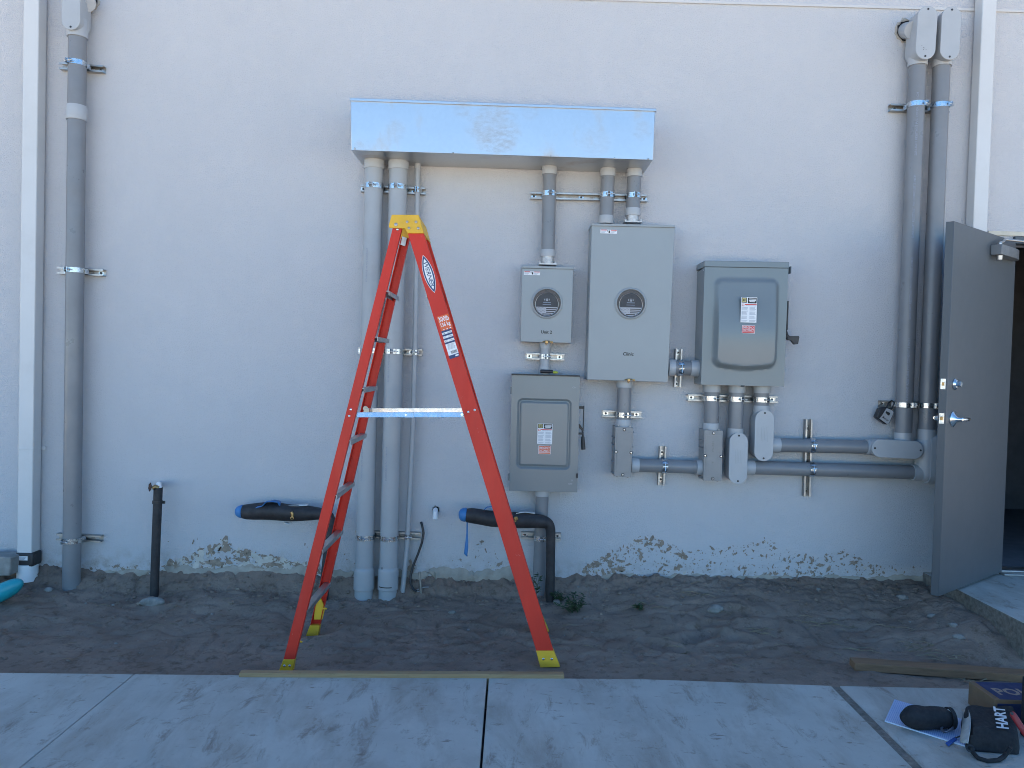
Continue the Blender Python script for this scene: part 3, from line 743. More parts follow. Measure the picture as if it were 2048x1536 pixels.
# conduits from the trough to the two meters
r3 = .0435; d3 = .087
u = thing('conduit', 'dark gray conduit dropping from the trough to the smaller meter box', 'conduit', P(1096, 530, d3), 'dark gray conduits below the trough')
pipe(u, (1099.5, 335), (1096, 505), d3, r3)
coupling(u, (1099.7, 327), (1099, 349.5), d3, .0485); coupling(u, (1095.9, 500), (1095.6, 514), d3, .0475)
def hub(t, x, y0, y1, r=.041, d=d3):
    mb = MB(); A, B = P(x, y0, d), P(x - .3, y1, d); mb.cyl(A, B, r, n=28); fl_ = B
    mb.box(fl_.x - r * 1.35, fl_.x + r * 1.35, fl_.y - r * 1.1, fl_.y + r * 1.1, fl_.z - .001, fl_.z + .008)
    for sg in (-1, 1): mb.cyl(fl_ + X * sg * r * 1.2 - Y * r * .7, fl_ + X * sg * r * 1.2 - Y * r * .7 + Z * .02, .007, n=6)
    mb.build('hub', mat('cast_hub', (.50, .49, .48), .5, .7, var=.2, vscale=60), t)
hub(u, 1095.5, 513, 530.5)
g1 = thing('conduit', 'short dark gray conduit entering the tall meter box, the left one of two', 'conduit', P(1213, 448, d3), 'dark gray conduits below the trough')
pipe(g1, (1216, 338), (1212.5, 436), d3, .0445); coupling(g1, (1216.2, 329), (1215.6, 353), d3, .0485); coupling(g1, (1212.6, 432), (1212, 448), d3, .0485)
g2 = thing('conduit', 'short dark gray conduit on a metal hub, entering the tall meter box at right', 'conduit', P(1265, 446, d3), 'dark gray conduits below the trough')
pipe(g2, (1269, 340), (1266, 420), d3, .0445); coupling(g2, (1269.2, 331), (1268.6, 354), d3, .0485); coupling(g2, (1265.6, 417), (1265.2, 432), d3, .0475); hub(g2, 1265.2, 431, 446.5)
pu = pipe_dir((1099.5, 335), (1096, 505), d3); pg = pipe_dir((1216, 338), (1212.5, 436), d3)
strut((1061, 390.5), (1296, 396), 'long slotted strut channel under the right half of the trough', [(1098.5, 391, d3, r3, pu, 4), (1214.5, 393, d3, .0445, pg, 2), (1267.5, 395, d3, .0445, pg, 4)], (.03, .435, .975))

# meters
def sticker_danger(t, a, b, d):
    A, B = P(*a, d), P(*b, d); w = B.x - A.x; h = A.z - B.z; mb = MB()
    def rc(x0, x1, y0, y1, mi, o=.0006): mb.box(A.x + w * x0, A.x + w * x1, A.y - o, A.y + .0002, A.z - h * y1, A.z - h * y0, mi)
    rc(0, 1, 0, 1, 0); rc(.03, .38, .03, .22, 1, .0009); rc(.64, .98, .03, .22, 1, .0009)
    for k in range(3): rc(.03, .36 - .05 * k, .35 + .2 * k, .43 + .2 * k, 2, .0009); rc(.64, .95 - .06 * k, .35 + .2 * k, .43 + .2 * k, 2, .0009)
    rc(.49, .58, .2, .85, 3, .0009); rc(.42, .46, .1, .5, 3, .0009)
    mb.build('warning_sticker', [m_white, m_ored, m_print, m_ink], t)
def meter_face(t, px, py, d, rad):
    c = P(px, py, d)
    mb = MB(); mb.lathe(c, FRONT, [(-.002, rad * 1.16), (.004, rad * 1.16), (.009, rad * 1.10), (.010, rad * 1.03), (.006, rad), (-.003, rad)], 48); ring = mb.build('meter_ring', m_enam, t)
    mb = MB(); n = 48
    mb.poly([c + FRONT * .0006 + X * math.cos(2 * math.pi * k / n) * rad * 1.01 + Z * math.sin(2 * math.pi * k / n) * rad * 1.01 for k in range(n)], 0)
    cc = c - Z * rad * .10; rr = rad * .86
    mb.lathe(cc, FRONT, [(.0008, rr * .99), (.004, rr), (.005, rr * .985), (.004, rr * .96), (.0012, rr * .955)], 48, 2)
    mb.poly([cc + FRONT * .0016 + X * math.cos(2 * math.pi * k / n) * rr * .955 + Z * math.sin(2 * math.pi * k / n) * rr * .955 for k in range(n)], 1)
    # printed flag filling the lower part of the disc
    def clipx(zz): return math.sqrt(max(0, (rr * .94) ** 2 - zz ** 2))
    z0 = -rr * .22; rows = 16
    for k in range(rows):
        za_, zb2 = z0 - (rr * .70) * k / rows, z0 - (rr * .70) * (k + 1) / rows; wa, wb = clipx(za_), clipx(zb2)
        mb.add([cc + FRONT * .002 + X * -wa + Z * za_, cc + FRONT * .002 + X * wa + Z * za_, cc + FRONT * .002 + X * wb + Z * zb2, cc + FRONT * .002 - X * wb + Z * zb2], [(0, 1, 2, 3)], 3)
    for k in range(4):
        zt_ = z0 - rr * (.10 + .155 * k); h_ = rr * .075; x0_ = -rr * .05 if k < 3 else -clipx(zt_ - h_) * .96
        x1_ = clipx(zt_ - h_)
        mb.add([cc + FRONT * .0024 + X * x0_ + Z * zt_, cc + FRONT * .0024 + X * x1_ + Z * zt_, cc + FRONT * .0024 + X * x1_ + Z * (zt_ - h_), cc + FRONT * .0024 + X * x0_ + Z * (zt_ - h_)], [(0, 1, 2, 3)], 4)
    for i in range(7):
        for j in range(4):
            zz_ = z0 - rr * (.07 + .115 * j); xx_ = -rr * (.14 + .115 * i + (.05 if j % 2 else 0))
            if -xx_ < clipx(zz_) - .004: mb.cyl(cc + X * xx_ + Z * zz_ + FRONT * .0021, cc + X * xx_ + Z * zz_ + FRONT * .0026, .0016, n=6, mi=4)
    # emblem and lines of print
    for sx_ in (-1, 1):
        mb.obox(cc + X * sx_ * rr * .05 + Z * rr * .36 + FRONT * .0022, X * rr * .035, Z * rr * .085, FRONT * .0004, 3)
        mb.add([cc + FRONT * .0024 + X * sx_ * rr * a_ + Z * rr * b_ for a_, b_ in ((.17, .52), (.24, .40), (.17, .28), (.15, .40))], [(0, 1, 2, 3)], 3)
    mb.obox(cc + Z * rr * .49 + FRONT * .0022, X * rr * .045, Z * rr * .02, FRONT * .0004, 3)
    mb.obox(cc + Z * rr * .17 + FRONT * .0022, X * rr * .33, Z * rr * .028, FRONT * .0004, 5); mb.obox(cc - Z * rr * .02 + FRONT * .0022, X * rr * .36, Z * rr * .02, FRONT * .0004, 5)
    mb.build('socket_cover', [m_glassy, m_card2, m_alu, mat('dull_white', (.40, .40, .42), .5), m_ink, m_print], ring)
def latch(t, px, py, d):
    c = P(px, py, d); mb = MB()
    mb.lathe(c + FRONT * .004 - X * .006, FRONT, [(0, .008), (.004, .010), (.010, .009), (.012, 0)], 12); mb.tube([c - X * .03, c - X * .012 + FRONT * .01 + Z * .006, c + X * .012 + FRONT * .01 + Z * .006, c + X * .022 + FRONT * .004], .0035, 8)
    mb.lathe(c + X * .026 + FRONT * .002, FRONT, [(0, .007), (.008, .008), (.009, .003)], 10); mb.tube([c - X * .014 - Z * .008 + FRONT * .006, c - X * .008 - Z * .02 + FRONT * .008, c - Z * .008 + FRONT * .006], .003, 8)
    mb.build('latch', m_brass, t)
def marker(t, txt, px, py, h, d, w=None):
    mb = MB(); mb.text(txt, P(px, py, d), X, Z, h * 1.15, w, 0, .08, .02); mb.build('handwriting', m_ink, t, smooth=False, recalc=False)
m1 = thing('meter_box', 'small gray meter box hand-lettered Unit 2, above the lower switch', 'meter box', P(1092, 686, 0), 'gray electric meter boxes')
mb = MB(); slab(mb, [(1044, 536), (1147, 538), (1142.5, 686.5), (1040.5, 683.5)], .128, .001); mb.build('enclosure', m_enam, m1, bev=.004)
mb = MB(); slab(mb, [(1043.4, 531), (1147.8, 534), (1147.6, 538.4), (1043.2, 535.6)], .135, .0005); mb.build('rain_lip', m_enam, m1, bev=.002)
meter_face(m1, 1093.8, 606, .1285, .0865); sticker_danger(m1, (1048, 542.5), (1080, 550.5), .1288)
latch(m1, 1095, 684, .129); marker(m1, 'Unit 2', 1082, 667, .018, .1289)
m2 = thing('meter_box', 'tall gray meter box hand-lettered Clinic, beside the rain-hooded switch', 'meter box', P(1255, 762, 0), 'gray electric meter boxes')
mb = MB(); slab(mb, [(1183.5, 451), (1350, 454.5), (1336, 765), (1174, 759.5)], .178, .001); mb.build('enclosure', m_enam, m2, bev=.004)
mb = MB(); slab(mb, [(1183, 446.5), (1350.8, 450.5), (1350.5, 455), (1182.6, 451.4)], .186, .0005); mb.build('rain_lip', m_enam, m2, bev=.002)
meter_face(m2, 1261.5, 607, .1785, .0865); sticker_danger(m2, (1201, 459), (1234, 467.5), .1788)
latch(m2, 1259, 760, .179); marker(m2, 'Clinic', 1246, 711, .019, .1789)

# nipple between the small meter and the switch below
n1 = thing('conduit', 'thin short gray conduit between the Unit 2 meter and the switch below', 'conduit', P(1090, 748, .07))
pipe(n1, (1090.2, 694), (1089.2, 742), .07, .0305, m_pvc4); coupling(n1, (1090.3, 682), (1090, 697), .07, .036); coupling(n1, (1089.4, 733), (1089, 752), .07, .034)
strut((1051, 712), (1129, 714.5), 'short strut channel between the Unit 2 meter and the switch below it', [(1090, 712, .07, .0305, pipe_dir((1090, 690), (1089.2, 745), .07), 2)], (.1, .88))

# stickers of the safety switches
def switch_labels(t, a, b, c_, e_, d):
    A, B = P(*a, d), P(*b, d); w = B.x - A.x; h = A.z - B.z; mb = MB()
    def rc(x0, x1, y0, y1, mi, o=.0008): mb.box(A.x + w * x0, A.x + w * x1, A.y - o, A.y + .0004, A.z - h * y1, A.z - h * y0, mi)
    rc(0, 1, 0, 1, 0)
    rc(.03, .36, .015, .22, 1, .0011); rc(.07, .32, .04, .19, 2, .0014); rc(.13, .26, .07, .16, 1, .0017); rc(.17, .22, .095, .135, 2, .002)
    rc(.42, .97, .02, .24, 1, .0011); rc(.5, .93, .055, .085, 0, .0014); rc(.48, .93, .11, .14, 0, .0014); rc(.52, .88, .16, .19, 0, .0014)
    rc(.24, .98, .27, .31, 3, .0011); rc(.05, .2, .26, .36, 3, .0011); rc(.08, .17, .28, .34, 0, .0014); rc(.3, .92, .335, .35, 4, .0011)
    rn = random.Random(3)
    for k in range(17):
        y_ = .40 + k * .034
        if k % 5 == 4: continue
        rc(.05, .46 - rn.random() * .1, y_, y_ + .013, 4, .0011); rc(.54, .95 - rn.random() * .1, y_, y_ + .013, 4, .0011)
    mb.build('instruction_sticker', [m_white, m_ink, m_gold, m_ored, m_print], t)
    A, B = P(*c_, d), P(*e_, d); w = B.x - A.x; h = A.z - B.z; mb = MB()
    rc(0, 1, 0, 1, 0); rc(.03, .97, .04, .96, 1, .0011)
    mb.text('EMERGENCY', A + X * w * .08 - Z * h * .40 + FRONT * .0014, X, Z, h * .27, w * .84, 0)
    mb.text('DISCONNECT', A + X * w * .08 - Z * h * .74 + FRONT * .0014, X, Z, h * .27, w * .84, 0)
    rc(.05, .95, .80, .84, 0, .0014)
    mb.build('emergency_sticker', [m_white, m_orng if t is s1_ else m_ored], t, smooth=False)
# lower switch
s1_ = thing('safety_switch', 'gray safety switch with a recessed framed panel, below the Unit 2 meter', 'safety switch', P(1086, 983, 0), 'gray safety switches')
dS = .158
mb = MB(); slab(mb, [(1023.8, 752.5), (1159.5, 756), (1154.3, 984.5), (1018.3, 981)], dS - .02, .001); mb.build('enclosure', m_enam2, s1_, bev=.003)
# cover with a pressed frame round a flat field
A0, A1, A2, A3 = P(1023.8, 749, dS), P(1159.7, 752.5, dS), P(1154.4, 984.8, dS), P(1018.2, 981.3, dS)
def onS(u, v, o=0): return (A0 * (1 - u) + A1 * u) * (1 - v) + (A3 * (1 - u) + A2 * u) * v + FRONT * o
def rrect(u0, u1, v0, v1, ru, n=6):
    asp = (A1 - A0).length / (A3 - A0).length; rv = ru * asp; pts = []
    for (cu, cv, a0) in ((u1 - ru, v0 + rv, -90), (u1 - ru, v1 - rv, 0), (u0 + ru, v1 - rv, 90), (u0 + ru, v0 + rv, 180)):
        for k in range(n + 1): a = R(a0 + 90 * k / n); pts.append((cu + ru * math.cos(a), cv + rv * math.sin(a)))
    return pts
def pressed(u0, u1, v0, v1, ru, levels, mats, parent, name, corner=(0, 1, 0, 1)):
    rings = []
    for ins, off in levels:
        rings.append([onS(a, b, off) for a, b in rrect(u0 + ins, u1 - ins, v0 + ins * .6, v1 - ins * .6, max(ru - ins, .01))])
    mb = MB(); n = len(rings[0]); vs = [p for r_ in rings for p in r_]
    mb.add(vs, [(i * n + k, i * n + (k + 1) % n, (i + 1) * n + (k + 1) % n, (i + 1) * n + k) for i in range(len(rings) - 1) for k in range(n)])
    mb.flat.add(len(mb.f)); mb.poly([p + FRONT * .0002 for p in rings[-1]])
    out_ = [onS(0, 0), onS(1, 0), onS(1, 1), onS(0, 1)]
    f0_ = len(mb.f); mb.sheet([p + FRONT * .0002 for p in out_], [[p + FRONT * .0002 for p in rings[0]]]); mb.flat |= set(range(f0_, len(mb.f)))
    for k in range(4): mb.add([out_[k], out_[(k + 1) % 4], out_[(k + 1) % 4] + Y * .0195, out_[k] + Y * .0195], [(0, 1, 2, 3)])
    return mb.build(name, mats, parent)
cv1 = pressed(.088, .895, .20, .81, .085, [(0, 0), (.012, -.004), (.030, -.0135), (.045, -.013), (.060, -.006), (.072, -.0035)], m_enam2, s1_, 'cover')
mb = MB(); slab(mb, [(1023, 747.5), (1160.2, 751), (1160.2, 753.5), (1023, 750)], dS + .008, .0005); mb.build('rain_lip', m_blk, s1_, bev=.001)
switch_labels(s1_, (1075.4, 847), (1104, 888.5), (1077, 891), (1101.3, 908.5), dS - .0033)
for yy in (781, 954):
    mb = MB(); xx = 1022.6 if yy < 800 else 1018; c = P(xx, yy, .13); mb.cyl(c - Z * .022, c + Z * .022, .006, n=12); mb.build('hinge', m_enam2, s1_)
mb = MB(); mb.text('ON', onS(.895, .105, .0006), X, Z, .011); mb.text('OFF', onS(.865, .935, .0006), X, Z, .011); mb.text('O', onS(.905, .905, .0006), X, Z, .011); mb.build('embossing', m_enam, s1_, smooth=False, recalc=False)
mb = MB(); c = onS(.99, .855, .001); mb.obox(c, X * .006, Z * .014, FRONT * .006, 0); mb.build('hasp', m_blk, s1_)
mb = MB()
mb.obox(P(1162.5, 815, .10), X * .014, Z * .008, Y * .012); mb.obox(P(1167, 835, .10), X * .0025, Z * .075, Y * .012)
mb.prism([P(1157.5, 848, .09), P(1159, 848, .09), P(1168, 860, .09), P(1164, 862, .09), P(1157.5, 855, .09)], (0, -.02, 0)); mb.obox(P(1161, 867, .10), X * .014, Z * .006, Y * .012)
mb.tube([P(1165, 860, .10), P(1166, 874, .105)], [.006, .006], 8)
mb.tube([P(1165.6, 873, .105), P(1166, 884, .105), P(1166.8, 899, .105)], [.010, .0125, .014], 12)
mb.build('switch_handle', m_blk, s1_, bev=.001)
# pocket tool lying on top of the lower switch
tl = thing('hand_tool', 'black and lime hand tool lying on top of the lower switch', 'hand tool', P(1096, 747.5, .10))
mb = MB(); a_, b_ = P(1080.5, 742.5, .12), P(1105.5, 743.2, .12); mb.tube([a_, a_ * .9 + b_ * .1, b_], [.010, .0125, .011], 14); mb.build('grip', m_blk, tl)
mb = MB(); a_, b_ = P(1106, 744.5, .12), P(1116, 745, .12); mb.tube([a_, a_ * .6 + b_ * .4, b_], [.007, .009, .005], 12); mb.build('collar', m_tool, tl)
mb = MB(); mb.tube([P(1116, 745.5, .12), P(1125, 746.8, .12)], [.003, .002], 8); mb.build('blade', m_strut, tl)

# conduit below the lower switch
lo = thing('conduit', 'dark gray conduit from the lower switch down into the weeds', 'conduit', P(1078, 1190, .085))
pipe(lo, (1084.5, 985), (1076.5, 1200), .085, .0415); coupling(lo, (1084.6, 975), (1084.3, 991.5), .085, .0485)
pl = pipe_dir((1084.5, 985), (1076.5, 1200), .085)
strut((1042.5, 1071), (1122, 1074), 'strut channel behind the black wrapped pipe drop under the lower switch', [(1081.5, 1073, .085, .0415, pl, 2)], (.1, .92))

# hooded switch on the right
s2_ = thing('safety_switch', 'gray safety switch with a rain hood and bulging cover, beside the tall Clinic meter', 'safety switch', P(1485, 770, 0), 'gray safety switches')
dB = .208
mb = MB(); slab(mb, [(1409.3, 535), (1577, 538), (1567.5, 773.2), (1402, 769)], dB - .012, .001); mb.build('enclosure', m_enam2, s2_, bev=.004)
A0, A1, A2, A3 = P(1409.5, 534, dB), P(1577.2, 537, dB), P(1567.7, 773.4, dB), P(1402, 769.2, dB)
mb = MB(); nu, nv = 72, 96; vs = []
for j in range(nv + 1):
    for i in range(nu + 1):
        u_, v_ = i / nu, j / nv
        # bulge outline: rounded box whose foot bellies downwards, bulging more towards the bottom
        q = (u_ - .505) / .395; foot = .875 - .035 * min(1, abs(q)) ** 1.7
        su = (1 - abs(q) ** 1) * .395 * .69; sv = min(v_ - .085, foot - v_)
        # signed distance to rounded rectangle, metres
        wx = .395 * .545; hx_ = (foot - .085) / 2 * .765; cx = abs(u_ - .505) * .545; cy = abs(v_ - (foot + .085) / 2) * .765; rr_ = .058
        ax_, ay_ = cx - (wx - rr_), cy - (hx_ - rr_)
        sdv = math.hypot(max(ax_, 0), max(ay_, 0)) + min(max(ax_, ay_), 0) - rr_
        tt = min(1, max(0, -sdv / .034)); sm_ = tt * tt * (3 - 2 * tt)
        tq = min(1, max(0, (v_ - .05) / .53)); hgt = .020 + .036 * (tq * tq * (3 - 2 * tq))
        if v_ > .60: hgt -= .013 * min(1, (v_ - .60) / .28) ** 1.5
        vs.append(onS(u_, v_, hgt * sm_))
mb.add(vs, [(j * (nu + 1) + i, (j + 1) * (nu + 1) + i, (j + 1) * (nu + 1) + i + 1, j * (nu + 1) + i + 1) for j in range(nv) for i in range(nu)])
cor = [onS(0, 0), onS(1, 0), onS(1, 1), onS(0, 1)]
for k in range(4): mb.add([cor[k], cor[(k + 1) % 4], cor[(k + 1) % 4] + Y * .0115, cor[k] + Y * .0115], [(0, 1, 2, 3)])
o = mb.build('cover', m_enam2, s2_)
mb = MB(); slab(mb, [(1409.3, 521), (1578.8, 524), (1578.4, 536.2), (1408.8, 533.2)], dB + .006, .0005); mb.build('rain_hood', m_enam2, s2_, bev=.003)
mb = MB()
for xx, sg in ((1408.2, -1), (1578.2, 1)):
    c = P(xx, 541, .165); mb.obox(c, X * .002, Z * .022, Y * .034)
    mb.cyl(c - Y * .015, c - Y * .015 + X * sg * .006, .005, n=8, mi=1)
mb.build('hood_bracket', [m_enam2, m_zinc], s2_)
switch_labels(s2_, (1482.6, 594), (1512.6, 645.5), (1484.2, 650.5), (1509.6, 667), dB + .0565)
mb = MB()
mb.obox(P(1574, 631, .12), X * .0045, Z * .092, Y * .013)
pts = [(1572, 668), (1576, 668), (1580, 672), (1588, 672), (1598, 672), (1599, 675), (1596.5, 688), (1589, 689), (1583, 681), (1576, 680), (1571.5, 674), (1571, 640), (1573, 640)]
mb.prism([P(a, b, .135) for a, b in pts], (0, .028, 0)); mb.build('switch_handle', m_blk, s2_, bev=.002)
mb = MB(); mb.box(P(1482, 770, dB).x, P(1489, 770, dB).x, -dB - .004, -dB + .01, P(1485, 772, dB).z - .005, P(1485, 772, dB).z + .004); mb.build('hasp', m_blk, s2_)

# nipple between Clinic meter and hooded switch
nn = thing('conduit', 'short level gray conduit joining the Clinic meter to the hooded switch', 'conduit', P(1367, 736, .10))
pipe(nn, (1336, 735), (1400, 737), .10, .0475); coupling(nn, (1336, 735), (1349, 735.4), .10, .053); coupling(nn, (1380.5, 736.3), (1401, 737), .10, .053)
strut((1358.5, 697.5), (1355.3, 774), 'upright strut channel between the Clinic meter and the hooded switch', [(1364, 736, .10, .0475, pipe_dir((1336, 735), (1400, 737), .10), -8)], (.1, .92), dep=.052)

# Clinic meter down to the first metal box
ra = .0455; da = .09
k1 = thing('conduit', 'gray conduit from the Clinic meter down to the left metal box', 'conduit', P(1246, 852, da), 'gray conduits under the meters')
pipe(k1, (1249, 765), (1246.5, 845), da, ra); coupling(k1, (1249.2, 757), (1248.8, 775), da, .0525); coupling(k1, (1246.7, 838.5), (1246.2, 858), da, .051)
strut((1204.8, 827), (1284, 829.8), 'strut channel above the left metal junction box, under the Clinic meter', [(1247.5, 828, da, ra, pipe_dir((1249, 765), (1246.5, 845), da), 2)], (.1, .88))
def junction_box(label, tl_, tr_, br_, bl_, df, holes):
    t = thing('junction_box', label, 'junction box', P((bl_[0] + br_[0]) / 2, bl_[1], 0), 'metal junction boxes')
    mb = MB(); slab(mb, [tl_, tr_, br_, bl_], df - .008, .012); mb.build('enclosure', m_jb, t, bev=.004)
    a, b, c, e = (P(*q, df) for q in (tl_, tr_, br_, bl_))
    def on(u_, v_, o=0): return (a * (1 - u_) + b * u_) * (1 - v_) + (e * (1 - u_) + c * u_) * v_ + FRONT * o
    mb = MB(); mb.prism([on(0, 0), on(1, 0), on(1, 1), on(0, 1)], (0, .0075, 0))
    pl_ = [(.12, .10), (.88, .10), (.90, .12), (.90, .46), (.82, .48), (.82, .53), (.90, .55), (.90, .89), (.88, .91), (.12, .91), (.10, .89), (.10, .55), (.18, .53), (.18, .48), (.10, .46), (.10, .12)]
    mb.prism([on(u_, v_, .0005) for u_, v_ in pl_], FRONT * .003)
    if holes: mb.text('HEX TAP', on(.42, .22, .0038), -Z, X, .012, mi=1); mb.text('R1', on(.42, .62, .0038), -Z, X, .012, mi=1)
    mb.build('cover', [m_jb, mat('cast_letter', (.2, .19, .18), .5)], t, bev=.002, smooth=False)
    for u_, v_ in ((.5, .05), (.5, .955), (.06, .505), (.94, .505)):
        mb = MB(); q = on(u_, v_, .0005); mb.lathe(q, FRONT, [(0, .010), (.0012, .010), (.0013, .0075)], 14, 1); mb.lathe(q, FRONT, [(0, .007), (.004, .0065), (.006, .004), (.006, 0)], 12, 0); mb.build('screw', [m_zinc, m_blk], t)
    mb = MB(); dz = (a - e).normalized()
    for sd, uu in ((-1, 0), (1, 1)):
        for v_ in (.22, .36, .72, .95) if sd < 0 else (.1, .4):
            for dy in (.035, .10): mb.cyl(on(uu, v_, 0) + Y * dy, on(uu, v_, 0) + Y * dy + X * sd * .010, .005, n=8)
    for vv, sg in ((0, 1), (1, -1)):
        for u_ in (.2, .85): mb.cyl(on(u_, vv) + Y * .03, on(u_, vv) + Y * .03 + Z * sg * .008, .006, n=8)
    mb.build('side_screws', m_strut, t); return t
junction_box('gray metal junction box below the Clinic meter, blank cover, left of the pair', (1231, 853.5), (1266.8, 855), (1262, 955), (1228.5, 952.5), .165, False)
junction_box('gray metal junction box with cast lettering, right end of the short level conduit', (1409, 860), (1445.5, 862), (1443, 962.5), (1407, 961), .165, True)
k2 = thing('conduit', 'short level gray conduit between the two metal junction boxes', 'conduit', P(1330, 933, da), 'gray conduits under the meters')
pipe(k2, (1262, 930), (1408, 934.5), da, .0432); coupling(k2, (1262, 930), (1277, 930.5), da, .049); coupling(k2, (1392, 934), (1410, 934.6), da, .049)
strut((1326.5, 893), (1322.5, 971), 'upright strut channel between the two metal junction boxes', [(1334, 932.5, da, .0432, pipe_dir((1262, 930), (1408, 934.5), da), -14)], (.16, .86))

# three conduits under the hooded switch
kA = thing('conduit', 'gray conduit from the hooded switch down to the lettered metal box', 'conduit', P(1421, 860, da), 'gray conduits under the meters')
pipe(kA, (1424, 772), (1422, 853), da, .0475); coupling(kA, (1424, 764), (1423.8, 784), da, .0535); coupling(kA, (1422, 846), (1421.6, 864), da, .051)
kB = thing('conduit', 'gray conduit run along the lower level line to the corner behind the door', 'conduit', P(1472, 940, da), 'long gray conduit runs to the right')
pipe(kB, (1474, 772), (1470.5, 862), da, .0475); coupling(kB, (1474, 765), (1473.6, 785), da, .0535)
conduit_body(kB, (1478, 865.5), (1475.6, 968), 36.5, .165, .03, [((1471, 856.5), (1470, 880), da, .052), ((1475, 934), (1507, 935), da, .050)], emb=True)
pipe(kB, (1505, 935), (1836, 945), da, .0445)
kC = thing('conduit', 'gray conduit run along the upper level line, rising left of its twin by the door', 'conduit', P(1525, 895, da), 'long gray conduit runs to the right')
pipe(kC, (1524, 773), (1522, 818), da, .0475); coupling(kC, (1524, 766), (1523.7, 786), da, .0535)
conduit_body(kC, (1530, 820), (1527, 922.5), 37.5, .165, .03, [((1522.6, 811), (1522, 835), da, .052), ((1527, 889), (1558, 890), da, .050)], emb=True)
pipe(kC, (1556, 890), (1742, 894), da, .0445)
conduit_body(kC, (1744, 896), (1847, 901), 36.5, .172, .03, [((1731, 893.7), (1770, 895), da, .0515), ((1806, 865), (1805.5, 885), da, .0535)])
pipe(kC, (1835.5, 120), (1806, 872), da, .0515)
conduit_body(kC, (1857, 11.5), (1850, 118.5), 39.5, .185, .035, [((1836, 108), (1835, 133), da, .058), (P(1826, 60, .11), P(1812, 62, 0), 0, .052)], dots=True)
pipe(kB, (1883.5, 122), (1852.5, 872), da, .0515)
conduit_body(kB, (1904.5, 13), (1899, 119.5), 38.5, .185, .035, [((1884.5, 109), (1883.5, 134), da, .058), (P(1876, 60, .11), P(1866, 62, 0), 0, .052)])
printed(kC, (1832, 170), (1808, 850), da, .0515, 14, 'SUNLIGHT RESISTANT PVC CONDUIT 3 INCH', .014, 4)
# corner body at the foot of the right riser, its cover turned towards the door
mb = MB(); c0, c1_ = P(1852, 885, da), P(1850, 945, da); axv = (c0 - c1_).normalized(); rr_ = .062
mb.tube([c1_ - axv * .055, c1_ - axv * .045, c1_ - axv * .02, c1_, c0, c0 + axv * .02], [.02, .045, .060, .064, .064, .060], 32)
mb.prism(stadium((c0 + c1_) / 2 + X * .0, axv, Y, (c0 - c1_).length + .14, .135), X * .085)
mb.cyl(P(1854, 858, da), P(1853.2, 884, da), .058, n=32); mb.cyl(P(1823.5, 944.7, da), P(1856, 945.6, da), .0525, n=32)
body = mb.build('conduit_body', m_fit, kB)
mb = MB(); mb.prism(stadium((c0 + c1_) / 2 + X * .0852, axv, Y, (c0 - c1_).length + .15, .142), X * .006); mb.build('cover', m_fit, body, bev=.002)
vA = pipe_dir((1424, 772), (1422, 853), da); hB = pipe_dir((1505, 935), (1836, 945), da); hC = pipe_dir((1556, 890), (1742, 894), da)
vC = pipe_dir((1835.5, 120), (1806, 872), da); vB = pipe_dir((1883.5, 122), (1852.5, 872), da)
strut((1375.8, 795), (1555.5, 799.5), 'long strut channel crossing three conduits under the hooded switch', [(1423.4, 797, da, .0475, vA, 18), (1473, 797, da, .0475, vA, 18), (1523.4, 797, da, .0475, vA, 18)], (.05, .955))
strut((1618.5, 839), (1614.5, 993.5), 'tall upright strut channel holding two long level conduits', [(1631, 891, da, .0445, hC, -20), (1631, 939, da, .0445, hB, -20)], (.12, .93))
strut((1782, 214), (1900, 218.5), 'strut channel high on the paired risers by the door', [(1832, 214, da, .0515, vC, 38), (1880, 214, da, .0515, vB, 38)], (.10,))
strut((1761.5, 807.5), (1878, 811), 'strut channel low on the paired risers, holding the key box', [(1808.5, 808, da, .0515, vC, 35), (1855, 808, da, .0515, vB, 30)], (.06,))
# key lock box hanging off that channel
kb = thing('key_lock_box', 'black and silver key lock box hung on the strut channel by the door', 'lock box', P(1772, 850, .05))
def lb(xy, d): return P(1690 + xy[0] / 8.53, 790 + xy[1] / 8.53, d)
mb = MB(); o_ = [(640, 215), (705, 205), (800, 232), (845, 285), (835, 330), (765, 480), (720, 508), (690, 500), (545, 395), (540, 370), (600, 230)]
mb.prism([lb(p, .10) for p in o_], (0, .05, 0)); mb.build('case', m_blk, kb, bev=.006)
mb = MB(); f_ = [(715, 222), (820, 270), (832, 300), (752, 480), (720, 495), (592, 402), (640, 345), (690, 260)]
mb.prism([lb(p, .104) for p in f_], (0, .004, 0), 0); mb.prism([lb(p, .1052) for p in ((705, 275), (770, 305), (760, 345), (735, 350), (715, 325), (692, 305))], (0, .001, 0), 1)
a_, b_ = lb((632, 385), .1046), lb((732, 455), .1046); xd = (b_ - a_).normalized(); mb.text('Master', a_, xd, FRONT.cross(xd) * -1 if FRONT.cross(xd).z < 0 else FRONT.cross(xd), .014, (b_ - a_).length, 1)
mb.build('face_plate', [mat('silver_plate', (.42, .43, .44), .45, .3), m_ink], kb, smooth=False)
mb = MB(); mb.tube([lb((705, 225), .075), lb((735, 140), .07), lb((800, 92), .055), lb((840, 130), .06), lb((800, 235), .075)], .0045, 8); mb.build('shackle', m_blk, kb)

